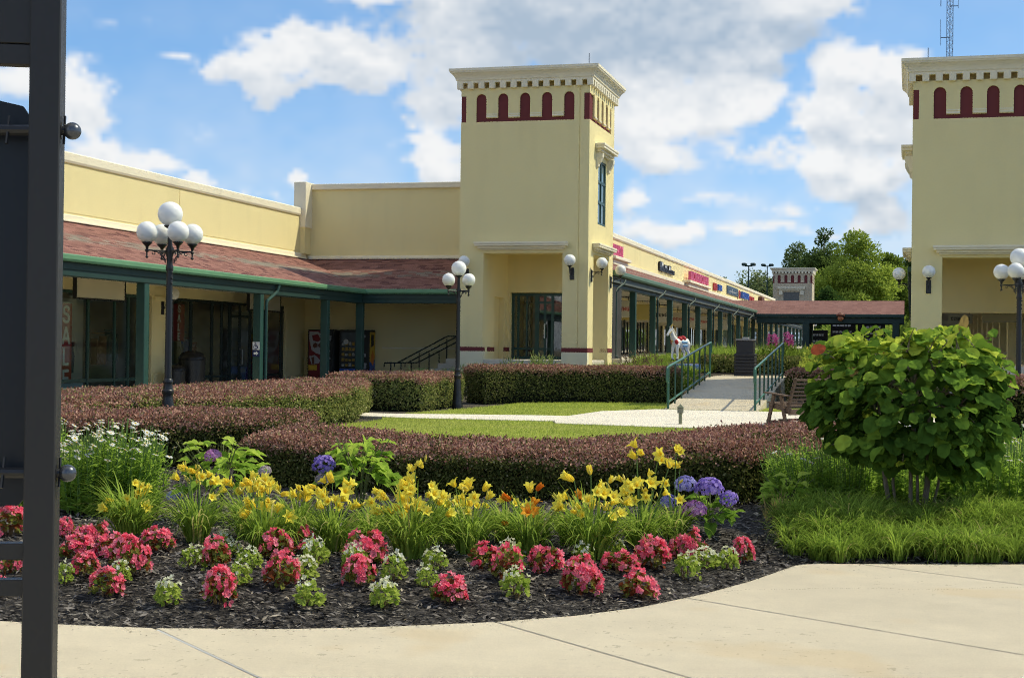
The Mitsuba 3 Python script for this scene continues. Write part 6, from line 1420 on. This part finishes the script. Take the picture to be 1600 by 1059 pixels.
for i, (x, y, R, H, lab) in enumerate(((-14.4, 48.9, 1.0, .62, 'low juniper below the porch opening of the tower'), (-13.0, 49.1, 1.1, .85, 'feathery juniper before the glass doors of the tower'), (-11.9, 49.0, 1.0, 1.1, 'tallest juniper before the tower corner'), (-16.0, 48.6, .8, .5, 'low bluish juniper left of the tower base'), (-17.2, 49.2, .7, .4, 'lowest juniper below the stair rails'))):
    juniper(x, y, float(land_z(x, y)) + .25, R, H, 820 + i, lab)
def clump(name, label, cat, x, y, z, R, H, n, seed, c0, c1, leaf=.12, group=None, ratio=.4):
    r = np.random.default_rng(seed); mb = MB(); a = r.uniform(0, 6.28, n); u = r.random(n) ** .5
    P = np.stack([x + R * u * np.cos(a), y + R * u * np.sin(a) * .8, z + H * r.random(n) * (1 - .55 * u * u)], 1)
    D = unit(np.stack([np.cos(a) * .5, np.sin(a) * .5, np.full(n, .7)], 1) + r.normal(0, .5, (n, 3))); N = unit(r.normal(0, 1, (n, 3)) + [0, 0, 1])
    scatter(mb, DIAMOND, P, D, N, leaf * r.uniform(.6, 1.4, n), ratio, lerp(c0, c1, (r.random(n) * .6 + .4 * (P[:, 2] - z) / H)[:, None]))
    return single(name, label, cat, mb, LEAFM, group=group, color=mb.col())
Gd, Gl = (.15, .25, .04), (.48, .60, .11)
clump('shrub', 'green shrub beside the left railing of the ramp', 'shrub', -7.35, 49.6, .3, .8, .75, 900, 831, (.05, .11, .015), (.16, .26, .03), .13)
clump('shrub', 'brown seedy shrub left of the horse statue', 'shrub', -9.2, 52.5, .9, .75, .75, 700, 832, (.08, .06, .04), (.26, .19, .13), .13, ratio=.2)
mb = MB(); r = np.random.default_rng(840)
for i in range(120):
    yy = r.uniform(50.2, 66); xx = r.uniform(-10.4, -7.2 if yy < 55 else -9.0); tuft(mb, xx, yy, max(float(land_z(xx, yy)), .95) - .08, .3, 50, .36, r, Gd, Gl)
put('grass_bed', mb, LEAFM, color=mb.col(), kind='stuff', label='strappy grass along the arcade posts round the horse statue'); labels['grass_bed']['category'] = 'grass'
mb = MB(); r = np.random.default_rng(841)
for i in range(70): q = r.random(); tuft(mb, r.uniform(-8.2, -3.8), 57.2 + 5.5 * q, float(land_z(-6, 58)) - .02, .45, 80, .62 + .25 * r.random(), r, (.16, .26, .04), (.46, .58, .11))
put('tall_grass_bed', mb, LEAFM, color=mb.col(), kind='stuff', label='bright green tall grasses behind the dark receptacle'); labels['tall_grass_bed']['category'] = 'grass'
mb = MB(); r = np.random.default_rng(842); n = 16000
P = np.stack([r.uniform(-3.7, 1.0, n), r.uniform(49.5, 64, n)], 1); h_ = .15 + .45 * meshkit.fbm(np.c_[P * .8, 0 * P[:, 0]], 3)
z = land_z(P[:, 0], P[:, 1]) + .15 * sstep(49.5, 53, P[:, 1]) + h_ * r.random(n) ** .6
g = r.random((n, 1)); C = lerp((.15, .24, .035), (.52, .58, .10), g); f = r.random(n); hi = (z > np.quantile(z, .6)); C[(f < .04) & hi] = (.75, .30, .06); C[(f > .97) & hi] = (.80, .62, .10); C[(f > .955) & (f < .97) & hi] = (.8, .8, .7)
scatter(mb, DIAMOND, np.c_[P, z], unit(r.normal(0, 1, (n, 3)) + [0, 0, .8]), unit(r.normal(0, 1, (n, 3)) + [0, 0, .8]), r.uniform(.10, .22, n), .5, C)
put('perennial_bed', mb, LEAFM, color=mb.col(), kind='stuff', label='sunny bed of yellow-green perennials with orange flowers right of the ramp'); labels['perennial_bed']['category'] = 'flower bed'
for i, (x, y, lab) in enumerate(((-5.35, 60.5, 'left of the two pink flower spikes beyond the ramp'), (-4.75, 60.7, 'right of the two pink flower spikes beyond the ramp'))):
    r = np.random.default_rng(850 + i); mb = MB()
    for k in range(7):
        q = r.normal(0, .12, 2); n = 70; zz = r.uniform(1.75, 2.45 - abs(q[0]), n)
        scatter(mb, DIAMOND, np.stack([x + q[0] + r.normal(0, .03, n), y + q[1] + r.normal(0, .03, n), zz], 1), unit(r.normal(0, 1, (n, 3))), unit(r.normal(0, 1, (n, 3))), .07, .7, lerp((.45, .06, .28), (.75, .25, .52), r.random((n, 1))))
    for k in range(5): mb.tube([(x, y, 1.2), (x + r.normal(0, .1), y, 2.0)], .012, 4, c=(.08, .14, .03))
    single('flower_spike', lab, 'flower', mb, PETAL, group='pink flower spikes beyond the ramp', color=mb.col())
single('shrub', 'leafy green shrub right of the dark receptacle below the pink spikes', 'shrub', *(lambda mb: (mb, LEAFM))(MB().tube([(-4.9, 58, .9), (-4.9, 58, 1.4)], .02, 4, c=(.06, .1, .02))), color=np.tile((.06, .1, .02), (10, 1))) if False else clump('shrub', 'leafy green shrub right of the dark receptacle below the pink spikes', 'shrub', -4.75, 57.6, 1.0, 1.0, .95, 1500, 833, (.045, .09, .014), (.17, .24, .035), .13)
clump('shrub', 'light green shrub under the covered walkway, left one', 'shrub', -4.5, 126, 1.9, 3.2, 2.6, 1800, 834, Gd, Gl, .4)
clump('shrub', 'light green shrub under the covered walkway, right one', 'shrub', -1.2, 122, 1.9, 2.6, 2.2, 1500, 835, Gd, Gl, .4)

# ---------------------------------------------------------------- trees behind
def tree(x, y, z, H, R, crown_lo, n, seed, c0, c1, label, shape=1.0, leaf=.42):
    r = np.random.default_rng(seed); t = thing('tree', label, 'tree', 'trees behind the far end of the arcade')
    tr = MB().tube([(x, y, z - .3), (x + .1, y, z + H * .35), (x - .1, y, z + H * .7), (x, y, z + H * .93)], [H * .022, H * .017, H * .010, .03], 8)
    blobs = []
    for k in range(46):
        t_ = r.random(); zz = crown_lo + (H - crown_lo) * (.06 + .88 * t_); env = R * (math.sin(math.pi * min(1, (.14 + .86 * (1 - t_) ** (1 / (1 + shape)))) * .55 + .0) if shape > 0 else 1)
        env = R * (1 - t_) ** .55 * (.55 + .6 * min(1, t_ * 4)); a = r.uniform(0, 6.28); q = np.sqrt(r.random()) * env * .85
        c = np.array([x + q * math.cos(a), y + q * math.sin(a), z + zz]); blobs.append((c, r.uniform(.24, .42) * R * (1.1 - .45 * t_)))
        tr.tube([(x, y, z + zz * .7), lerp(np.array([x, y, z + zz * .7]), c, .5) + [0, 0, .2], c], [H * .006, H * .004, .03], 5)
    part(t, 'trunk', tr, BARK)
    mb = MB(); wts = np.array([b[1] ** 2 for b in blobs]); cnt = (n * wts / wts.sum()).astype(int)
    for (c, rad), m_ in zip(blobs, cnt):
        d = unit(r.normal(0, 1, (m_, 3))); P = c + d * rad * (r.uniform(.35, 1.12, (m_, 1)) ** .7) * [1, 1, .78]
        P += .35 * (np.stack([meshkit.noise(P * .9 + k * 50) for k in range(3)], 1) - .5) * rad
        tone = r.random() * .6; g = np.clip(tone + .5 * r.random((m_, 1)), 0, 1)
        scatter(mb, DIAMOND, P, unit(d + r.normal(0, .7, (m_, 3))), unit(d + r.normal(0, .5, (m_, 3)) + [0, 0, .6]), leaf * r.uniform(.6, 1.3, m_), .6, lerp(c0, c1, g))
    part(t, 'crown', mb, LEAFM, color=mb.col(), kind='stuff')
D0, D1, Y0, Y1 = (.05, .09, .03), (.20, .28, .07), (.15, .22, .035), (.52, .62, .11)
tree(-12.2, 222, 2.4, 17.8, 4.6, 2.5, 22000, 1001, D0, D1, 'tall dark green tree right behind the far tower')
tree(-7.2, 214, 2.4, 15.8, 7.2, 1.5, 42000, 1002, Y0, Y1, 'broad yellow-green tree, largest of the trees behind the walkway')
tree(-3.0, 226, 2.4, 13.6, 6.0, 1.5, 24000, 1003, Y0, (.20, .27, .045), 'green tree touching the left side of the right tower')
tree(.4, 240, 2.4, 15.2, 4.6, 2.0, 12000, 1007, D0, D1, 'dark tree peeping out beside the right tower globe lamp')
tree(-16.9, 236, 2.4, 16.8, 5.2, 3.0, 18000, 1004, (.08, .13, .05), (.26, .33, .11), 'mid green tree above the far tower')
tree(-22.6, 232, 2.4, 11.6, 6.6, 2.0, 16000, 1005, (.12, .17, .07), (.34, .40, .17), 'pale loose tree left of the far tower')
tree(-30.4, 250, 2.4, 11.6, 3.4, 3.0, 3000, 1006, D0, D1, 'small tree top peeping over the arcade roof')
tree(-10.8, 205, 2.4, 8.2, 3.4, .8, 8000, 1008, (.03, .07, .02), (.10, .17, .04), 'low dark green tree in front of the tall dark one')
